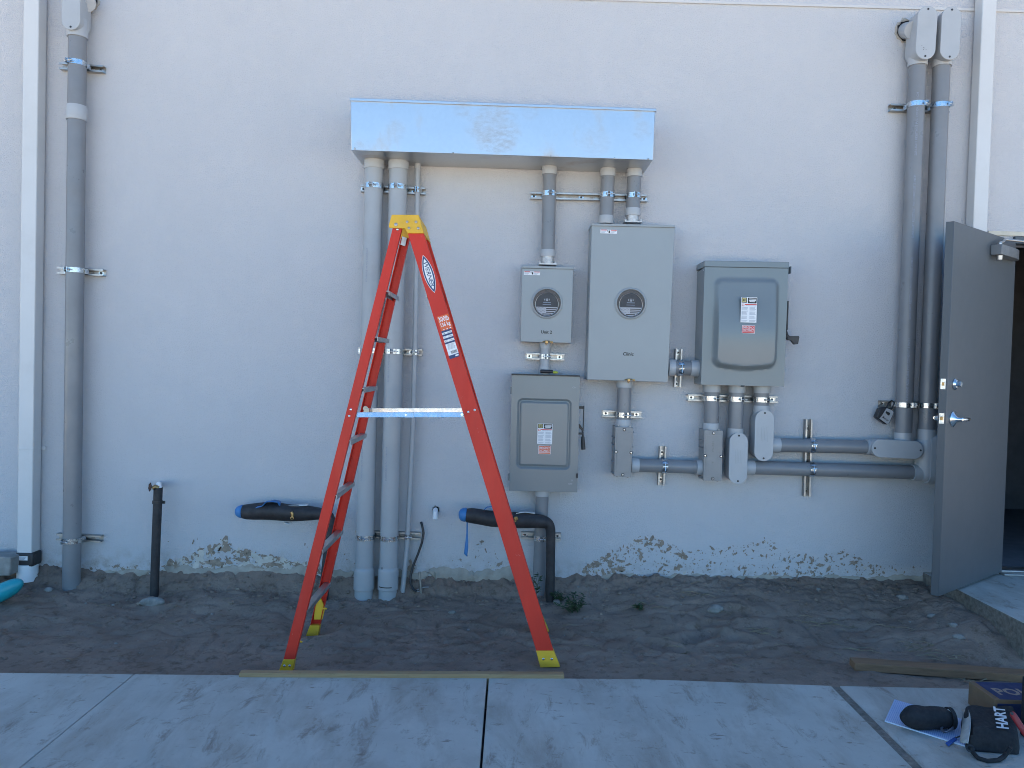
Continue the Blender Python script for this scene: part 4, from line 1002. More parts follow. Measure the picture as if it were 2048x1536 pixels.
# ------------------------------------------------------------------ plumbing
hyd = thing('hose_valve', 'black wrapped pipe standing in a lump of concrete, hose valve on top', 'hose valve', P(305, 1205, .13))
mb = MB(); mb.tube([P(316.5, 975, .13), P(312, 1085, .13), P(308, 1202, .13)], [.0275, .027, .027], 20); mb.build('insulation', m_foam, hyd)
mb = MB(); mb.tube([P(318, 977, .13), P(317.5, 969, .13), P(318, 968, .06), P(318, 968, .005)], [.017] * 4, 16); mb.build('supply_pipe', m_pvcw, hyd)
mb = MB(); c = P(308, 974, .15); mb.tube([P(316, 976, .14), P(310, 973, .15), P(304, 977, .16)], [.016, .013, .011], 12); mb.build('valve_body', m_brass, hyd)
mb = MB(); c = P(300, 974, .165); ax_ = Vector((-.75, -.6, .1)).normalized(); e_ = Z; g_ = ax_.cross(e_).normalized(); e_ = g_.cross(ax_)
mb.tube([c + (e_ * math.cos(2 * math.pi * k / 20) + g_ * math.sin(2 * math.pi * k / 20)) * (.021 + .0035 * math.cos(k * 2 * math.pi * 6 / 20)) for k in range(21)], .0045, 8)
for k in range(3): a = 2 * math.pi * k / 3; mb.tube([c, c + (e_ * math.cos(a) + g_ * math.sin(a)) * .02], .0035, 6)
mb.build('valve_wheel', mat('rusty_iron', (.10, .055, .04), .6, .4, var=.3, vscale=60), hyd)
mb = MB(); c = P(314.8, 1004, .13); mb.band(c, Z, FRONT, .0275, .031, -180, 180, .009); mb.obox(P(326, 1004.5, .12), X * .013, Z * .009, Y * .004); mb.build('pipe_strap', m_blk, hyd)
mb = MB(); lp = on_soil(306, 1206); mb.blob(lp + Z * .006, (.070, .045, .032), 4, .5, 14); mb.build('concrete_lump', m_rock, hyd, subdiv=1)

def wrap_pts(pts): return pts
w1 = thing('insulated_pipe', 'torn black insulated pipe with blue taped end, left of the ladder', 'insulated pipe', P(650, 1195, .15), 'black insulated pipes on the wall')
pp = [(480, 1023), (492, 1024), (520, 1023), (545, 1020), (560, 1023), (585, 1026), (605, 1024), (625, 1026), (645, 1027), (656, 1029), (662, 1036), (661, 1060), (655, 1120), (649, 1175), (646, 1215)]
rr = [.043, .050, .053, .060, .057, .053, .050, .046, .036, .034, .034, .034, .032, .032, .032]
mb = MB(); mb.tube([P(a, b, .15) + Vector((0, rn.uniform(-.006, .006), rn.uniform(-.004, .004))) for a, b in pp], [r_ * rn.uniform(.95, 1.06) for r_ in rr], 18); mb.build('insulation', m_foam, w1, subdiv=1)
mb = MB(); mb.tube([P(470.5, 1022, .15), P(472, 1022, .15), P(477, 1022.5, .15), P(483, 1023, .15), P(487, 1023, .15)], [.010, .026, .037, .043, .046], 18)
mb.build('tape_end', m_tape, w1, subdiv=1)
def flap(pts, hw, m, name, parent, seed=0):
    r_ = random.Random(seed); vs = []
    for p in pts: vs += [p + Y * hw, p + FRONT * hw + Z * r_.uniform(-.004, .004)]
    mb = MB(); mb.add(vs, [(2 * i, 2 * i + 1, 2 * i + 3, 2 * i + 2) for i in range(len(pts) - 1)])
    o = mb.build(name, m, parent); s_ = o.modifiers.new('thick', 'SOLIDIFY'); s_.thickness = .0025; return o
flap([P(514, 1013, .20), P(526, 1012, .20), P(533, 1003, .19), P(547, 1001, .18), (P(558, 1003, .17)), P(562, 1010, .17)], .03, m_tape, 'tape_strip', w1, 1)
flap([P(563, 1013, .15), P(580, 1011, .15), P(600, 1009, .15), P(616, 1008.5, .15)], .025, m_foil, 'torn_facing', w1, 2)
flap([P(570, 1044, .16), P(578, 1047, .18), P(583, 1045, .19)], .02, m_foil, 'torn_facing', w1, 3)
mb = MB(); c = P(584.5, 1030, .205); mb.tube([c + Z * .02 - X * .006, c + Z * .008, c - Z * .012 + X * .002], [.010, .011, .009], 10); mb.lathe(c - Z * .018 + X * .002 + FRONT * .006, FRONT, [(0, .011), (.006, .011), (.007, .006), (.002, .005)], 14); mb.build('drain_valve', m_brass, w1)
w2 = thing('insulated_pipe', 'black insulated pipe elbowing down by the weeds, blue strip hanging from its end', 'insulated pipe', P(1100, 1205, .20), 'black insulated pipes on the wall')
pp = [(927, 1030), (940, 1030.5), (965, 1034), (985, 1037), (1005, 1038), (1030, 1040), (1055, 1040.5), (1075, 1041), (1090, 1043), (1098, 1048), (1101.5, 1056), (1101.5, 1080), (1101, 1130), (1100, 1180), (1099.5, 1215)]
rr = [.040, .048, .050, .051, .049, .050, .050, .046, .040, .036, .032, .030, .0295, .029, .029]
mb = MB(); mb.tube([P(a, b, .19) + Vector((0, rn.uniform(-.006, .006), rn.uniform(-.003, .003))) for a, b in pp], [r_ * rn.uniform(.95, 1.06) for r_ in rr], 18); mb.build('insulation', m_foam, w2, subdiv=1)
mb = MB(); mb.tube([P(917, 1028, .19), P(919, 1028, .19), P(924, 1028.5, .19), P(930, 1029.5, .19), P(935, 1030, .19)], [.010, .030, .043, .047, .046], 14); mb.build('tape_end', m_tape, w2, subdiv=1)
flap([P(968, 1019, .22), P(974, 1014, .21), P(986, 1012.5, .2), P(994, 1018, .2)], .022, m_tape, 'tape_strip', w2, 5)
flap([P(1032, 1026, .19), P(1050, 1023.5, .19), P(1070, 1025.5, .19)], .025, m_foil, 'torn_facing', w2, 6)
mb = MB(); qs = [(934.3, 1044, 1.2), (934.2, 1066, 1.6), (933.7, 1080, 2.6), (932.5, 1098, 3.6), (931.5, 1108, 3.4), (934, 1113, .6)]; vs = []
for a, b, w_ in qs: vs += [P(a - w_, b, .19), P(a + w_, b, .192)]
mb.add(vs, [(2 * i, 2 * i + 1, 2 * i + 3, 2 * i + 2) for i in range(len(qs) - 1)]); o = mb.build('tape_strip', m_tape, w2); s_ = o.modifiers.new('thick', 'SOLIDIFY'); s_.thickness = .0015
mb = MB(); c = P(1032, 1037, .245); mb.lathe(c, FRONT, [(-.012, .013), (0, .014), (.005, .010), (.006, 0)], 14); mb.tube([c + Z * .004, c - Z * .02 - X * .004], [.008, .006], 8); mb.build('drain_valve', m_brass, w2)
mb = MB(); mb.tube([P(871, 1020, .002), P(871, 1020, .03), P(870.7, 1024, .045), P(870.5, 1038, .05)], [.0165] * 4, 18)
o = mb.build('pipe_stub', m_pvcw, origin=P(871, 1020, 0)); tag(o, 'short white drain stub turned down out of the wall', 'pipe')
mb = MB(); mb.tube([P(842, 1045.5, 0), P(842.5, 1045, .02), P(844.5, 1052, .03), P(847, 1066, .035), P(844, 1085, .04), P(836, 1108, .05), P(826, 1132, .06), P(821, 1152, .07), P(821, 1166, .085), P(826, 1178, .10), P(833, 1183, .11)], .0075, 12)
o = mb.build('cable', m_blk, origin=P(842, 1045, 0)); tag(o, 'black cable curving from a wall hole down to the ground rod', 'cable')
gr = thing('ground_rod', 'thin metal ground rod with clamp, beside the black cable', 'ground rod', P(843, 1195, .09))
mb = MB(); mb.cyl(P(839, 1144, .10), P(843.5, 1205, .10), .0075, n=12); mb.build('rod', m_strut, gr)
mb = MB(); c = P(841.5, 1178, .10); mb.lathe(c - Z * .012, Z, [(0, .012), (.024, .012)], 10); mb.tube([c - X * .03 - Z * .01, c - X * .01, c + X * .02 + Z * .012, c + X * .05 + Z * .014], .004, 8); mb.tube([c + X * .012 - Z * .012, c - X * .03 - Z * .018], .004, 8); mb.build('rod_clamp', m_strut, gr)

# teal hose end and a concrete block at the left edge
mb = MB(); mb.tube([P(46, 1164, .42), P(38, 1166, .42), P(25, 1174, .42), P(5, 1184, .42), P(-30, 1199, .42), P(-80, 1215, .42), P(-140, 1226, .42)], [.010, .036, .050, .055, .055, .055, .055], 24)
mb2 = mb; o = mb.build('plastic_scoop', m_teal, origin=P(0, 1185, .42), subdiv=1); tag(o, 'rounded teal plastic tube end lying on the dirt below the downspout', 'plastic tube')
mb = MB(); mb.prism([P(-90, 1112, .20), P(10, 1114, .20), P(21, 1116, .20), P(19, 1152, .20), P(-90, 1156, .20)], (0, .14, 0)); o = mb.build('splash_block', mat('old_concrete', (.27, .26, .24), .9, var=.25, vscale=14, bmp=.5, bscale=80), origin=P(0, 1150, .15), bev=.008); tag(o, 'gray concrete block cut off by the photo edge, beside the downspout', 'concrete block')

# ------------------------------------------------------------------ ladder
lad = thing('stepladder', 'tall red fiberglass stepladder with yellow cap and feet, standing open on the dirt', 'stepladder', G(835, 1335, 0))
def dn(y): return 1.135 - .115 * (1340 - y) / 900      # near side depth for a photo row
def dfar(y): return .585 + .115 * (1340 - y) / 900
def LN(px, py, off=0): return P(px, py, dn(py) - off)
def far_of(p):
    """same spot on the far side rail"""
    k = (p.z + .0) / 2.25; return Vector((p.x - (.032 if p.x > -.45 and p.z < 2.0 else 0) * min(1, (2.1 - p.z) / 1.5), -(.585 + .115 * min(1, k)), p.z))
railL = [(785.4, 456), (803.9, 456), (589, 1319), (567, 1319)]
railR = [(813.5, 460), (845.3, 460), (1107.0, 1302), (1072.7, 1302)]
def rail(poly, name, side):
    for nearside in (True, False):
        pts = [LN(a, b) for a, b in poly]
        if not nearside: pts = [far_of(p) for p in pts]
        iv = Y if nearside else -Y
        tl_, tr_, br_, bl_ = pts; mb = MB()
        mb.prism([tl_, tr_, br_, bl_], iv * .0045)
        for a, b in ((tl_, bl_), (tr_, br_)):
            ax_ = (b - a).normalized(); s_ = (tr_ - tl_).normalized() * (1 if a is tl_ else -1)
            q = [a + iv * .0046, a + s_ * .0045 + iv * .0046, b + s_ * .0045 + iv * .0046, b + iv * .0046]
            mb.prism(q, iv * .024)
        o = mb.build(name, m_red, lad, bev=.0012)
rail(railL, 'side_rail', 'L'); rail(railR, 'side_rail', 'R')
foot_polys = [[(567, 1318.5), (589.2, 1318.5), (584.5, 1343), (557.5, 1343)], [(1072.2, 1301), (1107.2, 1301), (1120, 1333.5), (1080.5, 1334.5)]]
for fpx in foot_polys:
    for nearside in (True, False):
        pts = [LN(a, b) for a, b in fpx]
        if not nearside: pts = [far_of(p) for p in pts]
        sg = -1 if nearside else 1
        mb = MB(); mb.prism([p + Y * sg * .005 for p in pts], Y * -sg * .042)
        cc = sum(pts, Vector()) / 4; hw_ = (pts[1] - pts[0]) * .30
        for k in (-1, 1): mb.lathe(cc + hw_ * k * .8 + Y * sg * .005, Y * sg, [(0, .007), (.003, .006), (.004, 0)], 12, 1)
        mb.build('foot', [m_yel, m_zinc], lad, bev=.002)
# cross bars of the rear frame and steps of the climbing frame
barpx = [(612.6, 1222), (643, 1101), (672, 991), (700.5, 882), (727, 777), (754, 674), (777, 582)]
def railR_x(z):
    a, b = LN(829, 460), LN(1090, 1302); t_ = (a.z - z) / (a.z - b.z); return a.x + (b.x - a.x) * t_, t_
for (a, b) in barpx:
    p = LN(a - 6, b); q = far_of(p); mb = MB()
    slope = Vector((-.245, 0, -.97))
    c = (p + q) / 2; hl = (q - p) / 2 * .985
    mb.obox(c, hl, X * .017, Z * .0022); mb.obox(c - X * .0175 - Z * .010, hl, X * .0014, Z * .012); mb.obox(c + X * .0175 - Z * .010, hl, X * .0014, Z * .012)
    mb.build('cross_bar', m_alu, lad, bev=.001)
    x_, t_ = railR_x(p.z); p2 = Vector((x_, p.y + .005, p.z)); q2 = far_of(p2) - Y * .005; c = (p2 + q2) / 2; hl = (q2 - p2) / 2 * .99
    mb = MB(); c = c - X * .012; mb.obox(c, hl, X * .026, Z * .003); mb.obox(c - X * .0245 - Z * .016, hl, X * .0016, Z * .0125); mb.obox(c + X * .0245 - Z * .016, hl, X * .0016, Z * .0125)
    mb.build('step', m_alu, lad, bev=.001)
# cap
def cz(xy): return (700 + xy[0] / 6.827, 420 + xy[1] / 6.827)
capn = [cz(q) for q in ((570, 62), (935, 64), (1008, 316), (782, 316), (745, 249), (575, 246), (530, 236), (530, 192))]
cn = [LN(a, b, -.012) for a, b in capn]
yn = cn[0].y; yf = far_of(cn[0]).y + .012
cn = [Vector((p.x, yn, p.z)) for p in cn]; cf = [Vector((p.x, yf, p.z)) for p in cn]
mb = MB(); mb.prism(cn, Y * .007); mb.prism(cf, -Y * .007)
mb.prism([cn[0] + Y * .0072, cn[1] + Y * .0072, cn[1] + Y * .0072 - Z * .008, cn[0] + Y * .0072 - Z * .008], Y * (yf - yn - .0144))
e1_ = [cn[1] + Y * .0072, cn[2] + Y * .0072, cn[2] + Y * .0072 - X * .006, cn[1] + Y * .0072 - X * .006]
mb.prism([e1_[0] - Z * .0085, e1_[1], e1_[2], e1_[3] - Z * .0085], Y * (yf - yn - .0144))
mb.build('cap', m_yel, lad, bev=.004)
for q, r_ in (((628, 198), .0095), ((780, 163), .0075), ((902, 163), .0075), ((806, 247), .0075), ((932, 249), .0075)):
    a, b = cz(q); c = P(a, b, -yn); mb = MB(); mb.lathe(c, FRONT, [(0, r_), (.003, r_ * .9), (.004, r_ * .5), (.002, r_ * .4), (.002, 0)], 14); mb.build('rivet', m_strut, lad)
mb = MB(); pts = [P(*cz(q), .72) for q in ((712, 360), (775, 382), (752, 495), (683, 470))]; mb.prism(pts, Y * .003)
mb.build('pivot_bracket', m_alu, lad)
# spreaders, hinge and latch
mb = MB(); a, b = P(714, 829.5, 1.055), P(930, 829.5, 1.055)
lean = Vector((0, .0027, .0132)); mb.obox((a + b) / 2, (b - a) / 2 * 1.0, lean, Y * .002); mid_ = P(812, 829.5, 1.058); mb.obox(mid_ + FRONT * .004, X * .04, lean * 1.03, Y * .0018)
mb.cyl(mid_ + FRONT * .002, mid_ + FRONT * .008, .006, n=12); mb.cyl(P(924, 829, 1.06), P(924, 829, 1.085), .008, n=12)
mb.build('spreader', m_zinc, lad, bev=.001)
mb = MB(); a2, b2 = far_of(a), far_of(b); a2.y -= .03; b2.y -= .03; mb.obox((a2 + b2) / 2, (b2 - a2) / 2, Z * .0135, Y * .002); mb.build('spreader', m_zinc, lad, bev=.001)
mb = MB(); c = P(733, 822, .72); mb.obox(c, X * .015, Z * .016, Y * .008); mb.cyl(c + Z * .014 - X * .006 - Y * .004, c + Z * .014 - X * .006 + Y * .004, .014, n=14); mb.build('latch', mat('cream_plastic', (.72, .62, .45), .5), lad, bev=.002)
mb = MB()
for a, b in ((701.7, 819), (698.5, 832), (936.5, 824), (949.5, 820), (795, 459)): mb.lathe(LN(a, b), FRONT, [(0, .0065), (.0025, .006), (.004, .003), (.004, 0)], 12)
mb.build('rivets', m_zinc, lad)
mb = MB()
fp = [P(a, b, .60) for a, b in ((641, 1192), (651, 1215), (645.5, 1238), (628.5, 1238), (631, 1210))]; mb.prism(fp, FRONT * .012)
mb.tube([P(645, 1217, .62), P(654, 1217.5, .62)], .005, 8); mb.build('corner_brace', m_yel, lad, bev=.002)
mb = MB(); mb.tube([LN(594, 1282, .03), LN(604.5, 1284, .03)], .005, 8); mb.build('brace_pin', m_yel, lad)
# labels on the wide rail
up_ = (LN(829, 460) - LN(1090, 1302)).normalized(); rt_ = Y.cross(up_); rt_ = rt_ if rt_.x > 0 else -rt_
nrm = rt_.cross(up_); nrm = nrm if nrm.y < 0 else -nrm
def lens(c, L, w, n=20):
    pts = []
    for k in range(n): t_ = -1 + 2 * k / (n - 1); pts.append(c + up_ * t_ * L / 2 + rt_ * (w / 2) * (1 - abs(t_) ** 2.1) ** .9)
    for k in range(n - 2, 0, -1): t_ = -1 + 2 * k / (n - 1); pts.append(c + up_ * t_ * L / 2 - rt_ * (w / 2) * (1 - abs(t_) ** 2.1) ** .9)
    return pts
c = LN(857.6, 548); tilt = R(2.5)
mb = MB(); K = lambda L, w, o: lens(c + nrm * o, L, w)
mb.poly(K(.205, .054, .0006), 0); mb.poly(K(.198, .049, .0009), 1); mb.poly(K(.166, .035, .0012), 0)
mb.text('WERNER', c + up_ * .064 - rt_ * .0095 + nrm * .0016, -up_, rt_, .021, .132, 1, .25, .012)
mb.build('maker_label', [m_white, m_navy], lad, smooth=False, recalc=False)
def rl(px, py, o=.0006): return LN(px, py) + nrm * o
mb = MB(); o0 = rl(873.5, 634); W_ = .062
mb.add([o0 + nrm * 0, o0 + rt_ * W_, o0 + rt_ * W_ - up_ * .082, o0 - up_ * .082], [(0, 1, 2, 3)], 0)
mb.text('300lb', o0 + rt_ * .004 - up_ * .032 + nrm * .0004, rt_, up_, .027, .054, 1, 0, .012); mb.text('136 kg', o0 + rt_ * .007 - up_ * .064 + nrm * .0004, rt_, up_, .027, .050, 1, 0, .012)
for k in range(3): mb.add([o0 + rt_ * (.008 + .018 * k) - up_ * .074 + nrm * .0004, o0 + rt_ * (.018 + .018 * k) - up_ * .070 + nrm * .0004, o0 + rt_ * (.020 + .018 * k) - up_ * .077 + nrm * .0004], [(0, 1, 2)], 1)
mb.build('load_label', [m_orng, m_white], lad, smooth=False, recalc=False)
mb = MB(); o0 = rl(882.5, 663); W_, H_ = .053, .150
def q4(u0, u1, v0, v1, mi, off): mb.add([o0 + rt_ * W_ * u - up_ * H_ * v + nrm * off for u, v in ((u0, v0), (u1, v0), (u1, v1), (u0, v1))], [(0, 1, 2, 3)], mi)
q4(0, 1, 0, 1, 0, .0006)
for v0 in (0, .13, .27, .41): q4(0, 1, v0, v0 + .062, 1, .0009)
for v0, t1_, t2_ in ((.075, '8 ft', '2.44 m'), (.205, '12 ft', '3.75 m'), (.345, '5 ft', '1.75 m')):
    mb.text(t1_, o0 + rt_ * W_ * .06 - up_ * H_ * (v0 + .045) + nrm * .001, rt_, up_, H_ * .040, W_ * .26, 3); mb.text(t2_, o0 + rt_ * W_ * .54 - up_ * H_ * (v0 + .045) + nrm * .001, rt_, up_, H_ * .040, W_ * .40, 3)
for k in range(6): q4(.15, .9 - .05 * (k % 3), .50 + .032 * k, .512 + .032 * k, 2, .0009)
for k in range(14): q4(.3 + .045 * k, .3 + .045 * k + (.03 if k % 3 else .015), .74, .84, 3, .0009)
q4(0, 1, .88, 1, 1, .0009); q4(.62, .95, .91, .96, 0, .0012)
mb.build('spec_label', [m_white, m_navy, m_print, m_ink], lad, smooth=False, recalc=False)

# ------------------------------------------------------------------ lumber
zt2 = SLABZ + .020
fr_l, fr_r = G(478, 1346.3, zt2), G(1128.5, 1349.2, zt2)
ax_ = (fr_r - fr_l).normalized(); pn = Vector((-ax_.y, ax_.x, 0))
mb = MB(); a, b = fr_l, fr_r; mb.prism([a, b, b + pn * .038, a + pn * .038], (0, 0, -.085))
o = mb.build('lumber', m_pine, origin=(a + b) / 2, bev=.002); tag(o, 'pale form board on edge along the slab, in front of the ladder feet', 'board', 'lumber on the ground')
z0 = .012; a, b = G(1709, 1341.5, z0), G(2075, 1368, z0); ax_ = (b - a).normalized(); b = a + ax_ * 1.6; pn = Vector((-ax_.y, ax_.x, 0))
mb = MB(); mb.prism([a, b, b + pn * .088, a + pn * .088], (0, 0, .040))
o = mb.build('lumber', m_oldpine, origin=(a + b) / 2, bev=.003); tag(o, 'weathered brown board lying on the dirt above the tool bag', 'board', 'lumber on the ground')

# ------------------------------------------------------------------ things on the slab
zs = SLABZ
bx = thing('cardboard_box', 'brown and navy cardboard box on the slab behind the tool bag', 'box', G(1960, 1410, zs))
bl_, fl_ = G(1943, 1363, .125), G(1984, 1399, .125); x0 = (bl_.x + fl_.x) / 2; y0, y1 = fl_.y, bl_.y
mb = MB(); mb.box(x0, x0 + .34, y0, y1, zs + .001, .125); mb.build('carton', m_card, bx, bev=.003)
mb = MB(); mb.box(x0 + .026, x0 + .335, y0 + .003, y1 - .004, .1251, .1258, 0)
mb.text('POLAR', Vector((x0 + .055, y0 + .05, .1262)), X, Y, .075, .26, 1, 0, .03); mb.build('printed_top', [m_navyc, mat('tan_print', (.30, .235, .18), .8)], bx, smooth=False, recalc=False)
mb = MB(); mb.box(x0 + .012, x0 + .335, y0 - .0008, y0 - .0002, zs + .004, .108, 0); mb.lathe(Vector((x0 + .15, y0 - .001, .085)), FRONT, [(0, .024), (.0004, .024), (.0005, .014)], 18, 1); mb.build('printed_side', [m_navyc, m_card], bx)
A, B, C_ = G(1789, 1398.5, zs + .006), G(1769.5, 1441, zs + .006), G(1930, 1491, zs + .006)
u_, v_ = (C_ - B), (A - B); Lu, Lv = u_.length, v_.length; ud, vd = u_.normalized(), v_.normalized()
np_ = thing('notepad', 'blue ruled paper pad lying on the slab under the black pouch', 'notepad', B)
mb = MB(); mb.prism([B, B + u_, B + u_ + v_, B + v_], (0, 0, -.0055)); mb.build('pad', m_paper, np_)
mb = MB(); k = .008
while k < Lv: mb.obox(B + vd * k + u_ / 2 + Z * .0004, u_ / 2, vd * .0007, Z * .0002); k += .0075
k = .008
while k < Lu: mb.obox(B + ud * k + v_ / 2 + Z * .0007, v_ / 2, ud * .0007, Z * .0002); k += .0075
mb.build('rule_lines', m_rule, np_)
po = thing('pouch', 'small black cloth pouch lying on the ruled paper pad', 'pouch', G(1850, 1450, zs + .006))
a, b = G(1800, 1440, .06), G(1907, 1442, .06); n = 11; pts = []; rad = []
for k in range(n):
    t_ = k / (n - 1); p = a * (1 - t_) + b * t_; p.z = .052 + zs; pts.append(p); rad.append([.012, .036, .047, .051, .050, .049, .050, .048, .044, .036, .022][k])
mb = MB(); mb.tube(pts, rad, 20); 
for i, v in enumerate(mb.v):
    v.z = max(zs + .008, v.z + .004 * math.sin(i * 1.7) + .003 * math.sin(i * .37))
mb.build('cloth_body', m_fab, po, subdiv=1)
mb = MB(); q = b * .93 + a * .07; mb.band(Vector((q.x, q.y, zs + .052)), (b - a), FRONT, .040, .045, -140, 140, .008); mb.build('drawstring_hem', m_fab, po)
car = thing('carabiner', 'gray carabiner clipped at the mouth of the black pouch', 'carabiner', G(1888, 1460, zs + .012))
loop = [(1884, 1455), (1891, 1440), (1894, 1440), (1892, 1452), (1905, 1443), (1909, 1447), (1905, 1456), (1893, 1464), (1888, 1465), (1882, 1458), (1884, 1455)]
mb = MB(); mb.tube([G(a_, b_, zs + .03) for a_, b_ in loop], .0045, 10); mb.build('gate_loop', mat('gray_anodized', (.22, .24, .30), .4, .6), car)
bag = thing('tool_bag', 'black canvas tool bag with white letters and gray edge, lying on the slab', 'tool bag', G(1978, 1495, zs))
BQ = [G(1936, 1497, zs + .012), G(2037, 1504, zs + .012), G(2033, 1430, zs + .03), G(1921, 1430, zs + .03)]
nx_, ny_ = 22, 20; mb = MB(); top = []; hmax = .085
for j in range(ny_ + 1):
    for i in range(nx_ + 1):
        u1_, v1_ = i / nx_, j / ny_; e_ = min(u1_, 1 - u1_, v1_, 1 - v1_); prof = min(1, (e_ / .10)) ** .5
        pq = (BQ[0] * (1 - u1_) + BQ[1] * u1_) * (1 - v1_) + (BQ[3] * (1 - u1_) + BQ[2] * u1_) * v1_
        xx_ = pq.x + .006 * math.sin(v1_ * 7); yy_ = pq.y + .006 * math.sin(u1_ * 6)
        hh_ = zs + .004 + hmax * prof * (.93 + .05 * math.sin(u1_ * 5 + v1_ * 3) + .04 * math.sin(u1_ * 13 - v1_ * 9))
        top.append(Vector((xx_, yy_, hh_)))
mb.add(top, [(j * (nx_ + 1) + i, j * (nx_ + 1) + i + 1, (j + 1) * (nx_ + 1) + i + 1, (j + 1) * (nx_ + 1) + i) for j in range(ny_) for i in range(nx_)])
mb.add([(p.x, p.y, zs + .002) for p in BQ], [(3, 2, 1, 0)])
mb.build('canvas_body', m_fab, bag)
zt_ = zs + hmax + .010
mb = MB(); px_ = G(1983, 1447, zt_)
ta, tb = G(2000, 1459, zt_), G(1992, 1414, zt_ + .002)
mb.text('HART', G(2018, 1458, zt_), (tb - ta).normalized(), Vector((-1, .0, 0)), .050, (tb - ta).length * 1.0, 0, .15, .03)
mb.build('lettering', m_white, bag, smooth=False, recalc=False)
mb = MB(); vs = []
for k in range(9):
    t_ = k / 8; y_ = 1418 + 66 * t_; vs += [G(1922.5 + 2.5 * math.sin(t_ * 5), y_, zs + .05), G(1937 + 3 * math.sin(t_ * 4), y_ + 1.5, zs + .088)]
mb.add(vs, [(2 * i, 2 * i + 1, 2 * i + 3, 2 * i + 2) for i in range(8)]); o = mb.build('edge_trim', m_gtrim, bag); s_ = o.modifiers.new('thick', 'SOLIDIFY'); s_.thickness = .004
mb = MB(); mb.tube([G(1942, 1494, .05), G(1945, 1504, zs + .012), G(1956, 1516, zs + .008), G(1975, 1522, zs + .008), G(1997, 1520, zs + .008), G(2008, 1513, zs + .010), G(2016, 1503, zs + .03), G(2022, 1495, .07)], .0085, 12); mb.build('carry_loop', m_fab, bag)
mb = MB(); mb.lathe(G(1940, 1497, zs + .022), Vector((-.3, -.7, .6)), [(0, .016), (.004, .016), (.005, .009), (.003, .006)], 16); mb.build('grommet', m_blk, bag)
tg = thing('key_tag', 'blue rubber tag on a black cord beside the tool bag', 'tag', G(1903, 1483, zs))
mb = MB(); mb.prism([G(*q, zs + .012) for q in ((1891, 1484.5), (1911, 1472), (1915, 1477), (1897, 1490.5))], (0, 0, -.007)); mb.build('tag', m_tag, tg, bev=.002)
mb = MB(); mb.tube([G(1911, 1476, zs + .012), G(1918, 1473, zs + .02), G(1926, 1471, zs + .04)], .003, 8); mb.build('cord', m_blk, tg)
rtl = thing('pliers', 'red handled hand tool leaning on the tool bag at the photo edge', 'hand tool', G(2040, 1500, zs))
mb = MB(); mb.tube([P(2022, 1424, 1.97), P(2027, 1430, 1.97), P(2036, 1445, 1.98), P(2046, 1460, 1.99), P(2062, 1480, 2.0), P(2085, 1500, 2.0)], [.010, .014, .013, .014, .014, .012], 12, flat=.6); mb.build('handle', m_rtool, rtl, subdiv=1)
mb = MB(); mb.cyl(P(2024, 1427, 1.978), P(2024, 1427, 1.99), .006, n=12); mb.build('pivot', m_blk, rtl)
mb = MB(); zc_ = zs; q = G(2044.5, 1482, zs) + X * .027; mb.box(q.x, q.x + .22, q.y, q.y + .06, zs + .001, .275); o = mb.build('tool_case', m_fab, origin=q, bev=.006); tag(o, 'black upright case at the right photo edge beside the cardboard box', 'case')

# ------------------------------------------------------------------ stones, weeds, litter
st_list = [(675, 1188, .045, 'pale chunk of stone in the dirt between the ladder and thick conduits'), (1432, 1187, .052, 'broad whitish stone lying alone on the dirt under the long conduits'), (906, 1190, .024, 'small pale stone in the dirt right of the ground rod'),
           (1908, 1240, .030, 'pale gray stone on the dirt just left of the door stoop'), (1919, 1255, .034, 'wider pale stone in the dirt nearest the stoop edge'), (1806, 1195, .035, 'knobbly gray rubble lump left of the open door'), (1865, 1211, .03, 'thin pale shard in the dirt under the open door'),
           (98, 1149, .034, 'white rubble piece by the foot of the left downspout'), (1114, 1205, .03, 'round gray stone at the foot of the black wrapped pipe')]
for i, (a, b, s_, lab) in enumerate(st_list):
    p = on_soil(a, b); mb = MB(); mb.blob(p + Z * s_ * .14, (s_ * .9, s_ * .6, s_ * .55), 30 + i, .55, 11, 0, 6); o = mb.build('stone', m_rock, origin=p, bev=s_ * .08); tag(o, lab, 'stone', 'stones in the dirt')
mb = MB(); rn = random.Random(4)
for i in range(520):
    x_ = rn.uniform(-3.6, 3.1); d_ = rn.uniform(.03, 1.15) if rn.random() < .6 else rn.uniform(.03, .35)
    if x_ > 2.7 and d_ < 1.05: continue
    s_ = .003 + .012 * rn.random() ** 4; mb.blob(Vector((x_, -d_, sh(x_, d_) + s_ * .2)), (s_, s_ * rn.uniform(.6, 1), s_ * .7), i, .3, 6, 0 if rn.random() < .16 else (1 if rn.random() < .6 else 2), 4)
for i in range(700):
    x_ = rn.uniform(-3.4, 2.6); d_ = abs(rn.gauss(.10, .12)) + .02; s_ = .004 + .014 * rn.random() ** 3
    mb.blob(Vector((x_, -d_, sh(x_, d_) + s_ * .15)), (s_, s_ * rn.uniform(.6, 1), s_ * .7), 900 + i, .4, 6, 1, 4)
o = mb.build('pebbles', [m_rock, m_soil, m_mud]); tag(o, 'small pebbles and clods scattered over the dirt bed', 'pebbles', kind='stuff')
mb = MB()
def straw(p, L, ang, r=.0016, lift=.25):
    dv = Vector((math.cos(ang), math.sin(ang), 0)); mb.tube([p + Z * .004, p + dv * L * .5 + Z * (.006 + L * lift * .3), p + dv * L + Z * .006], [r, r, r * .6], 5)
for i in range(150):
    x_ = rn.uniform(-3.2, 3.0); d_ = rn.uniform(.04, 1.12)
    if x_ > 2.65: continue
    straw(Vector((x_, -d_, sh(x_, d_))), rn.uniform(.02, .09), rn.uniform(0, 6.28))
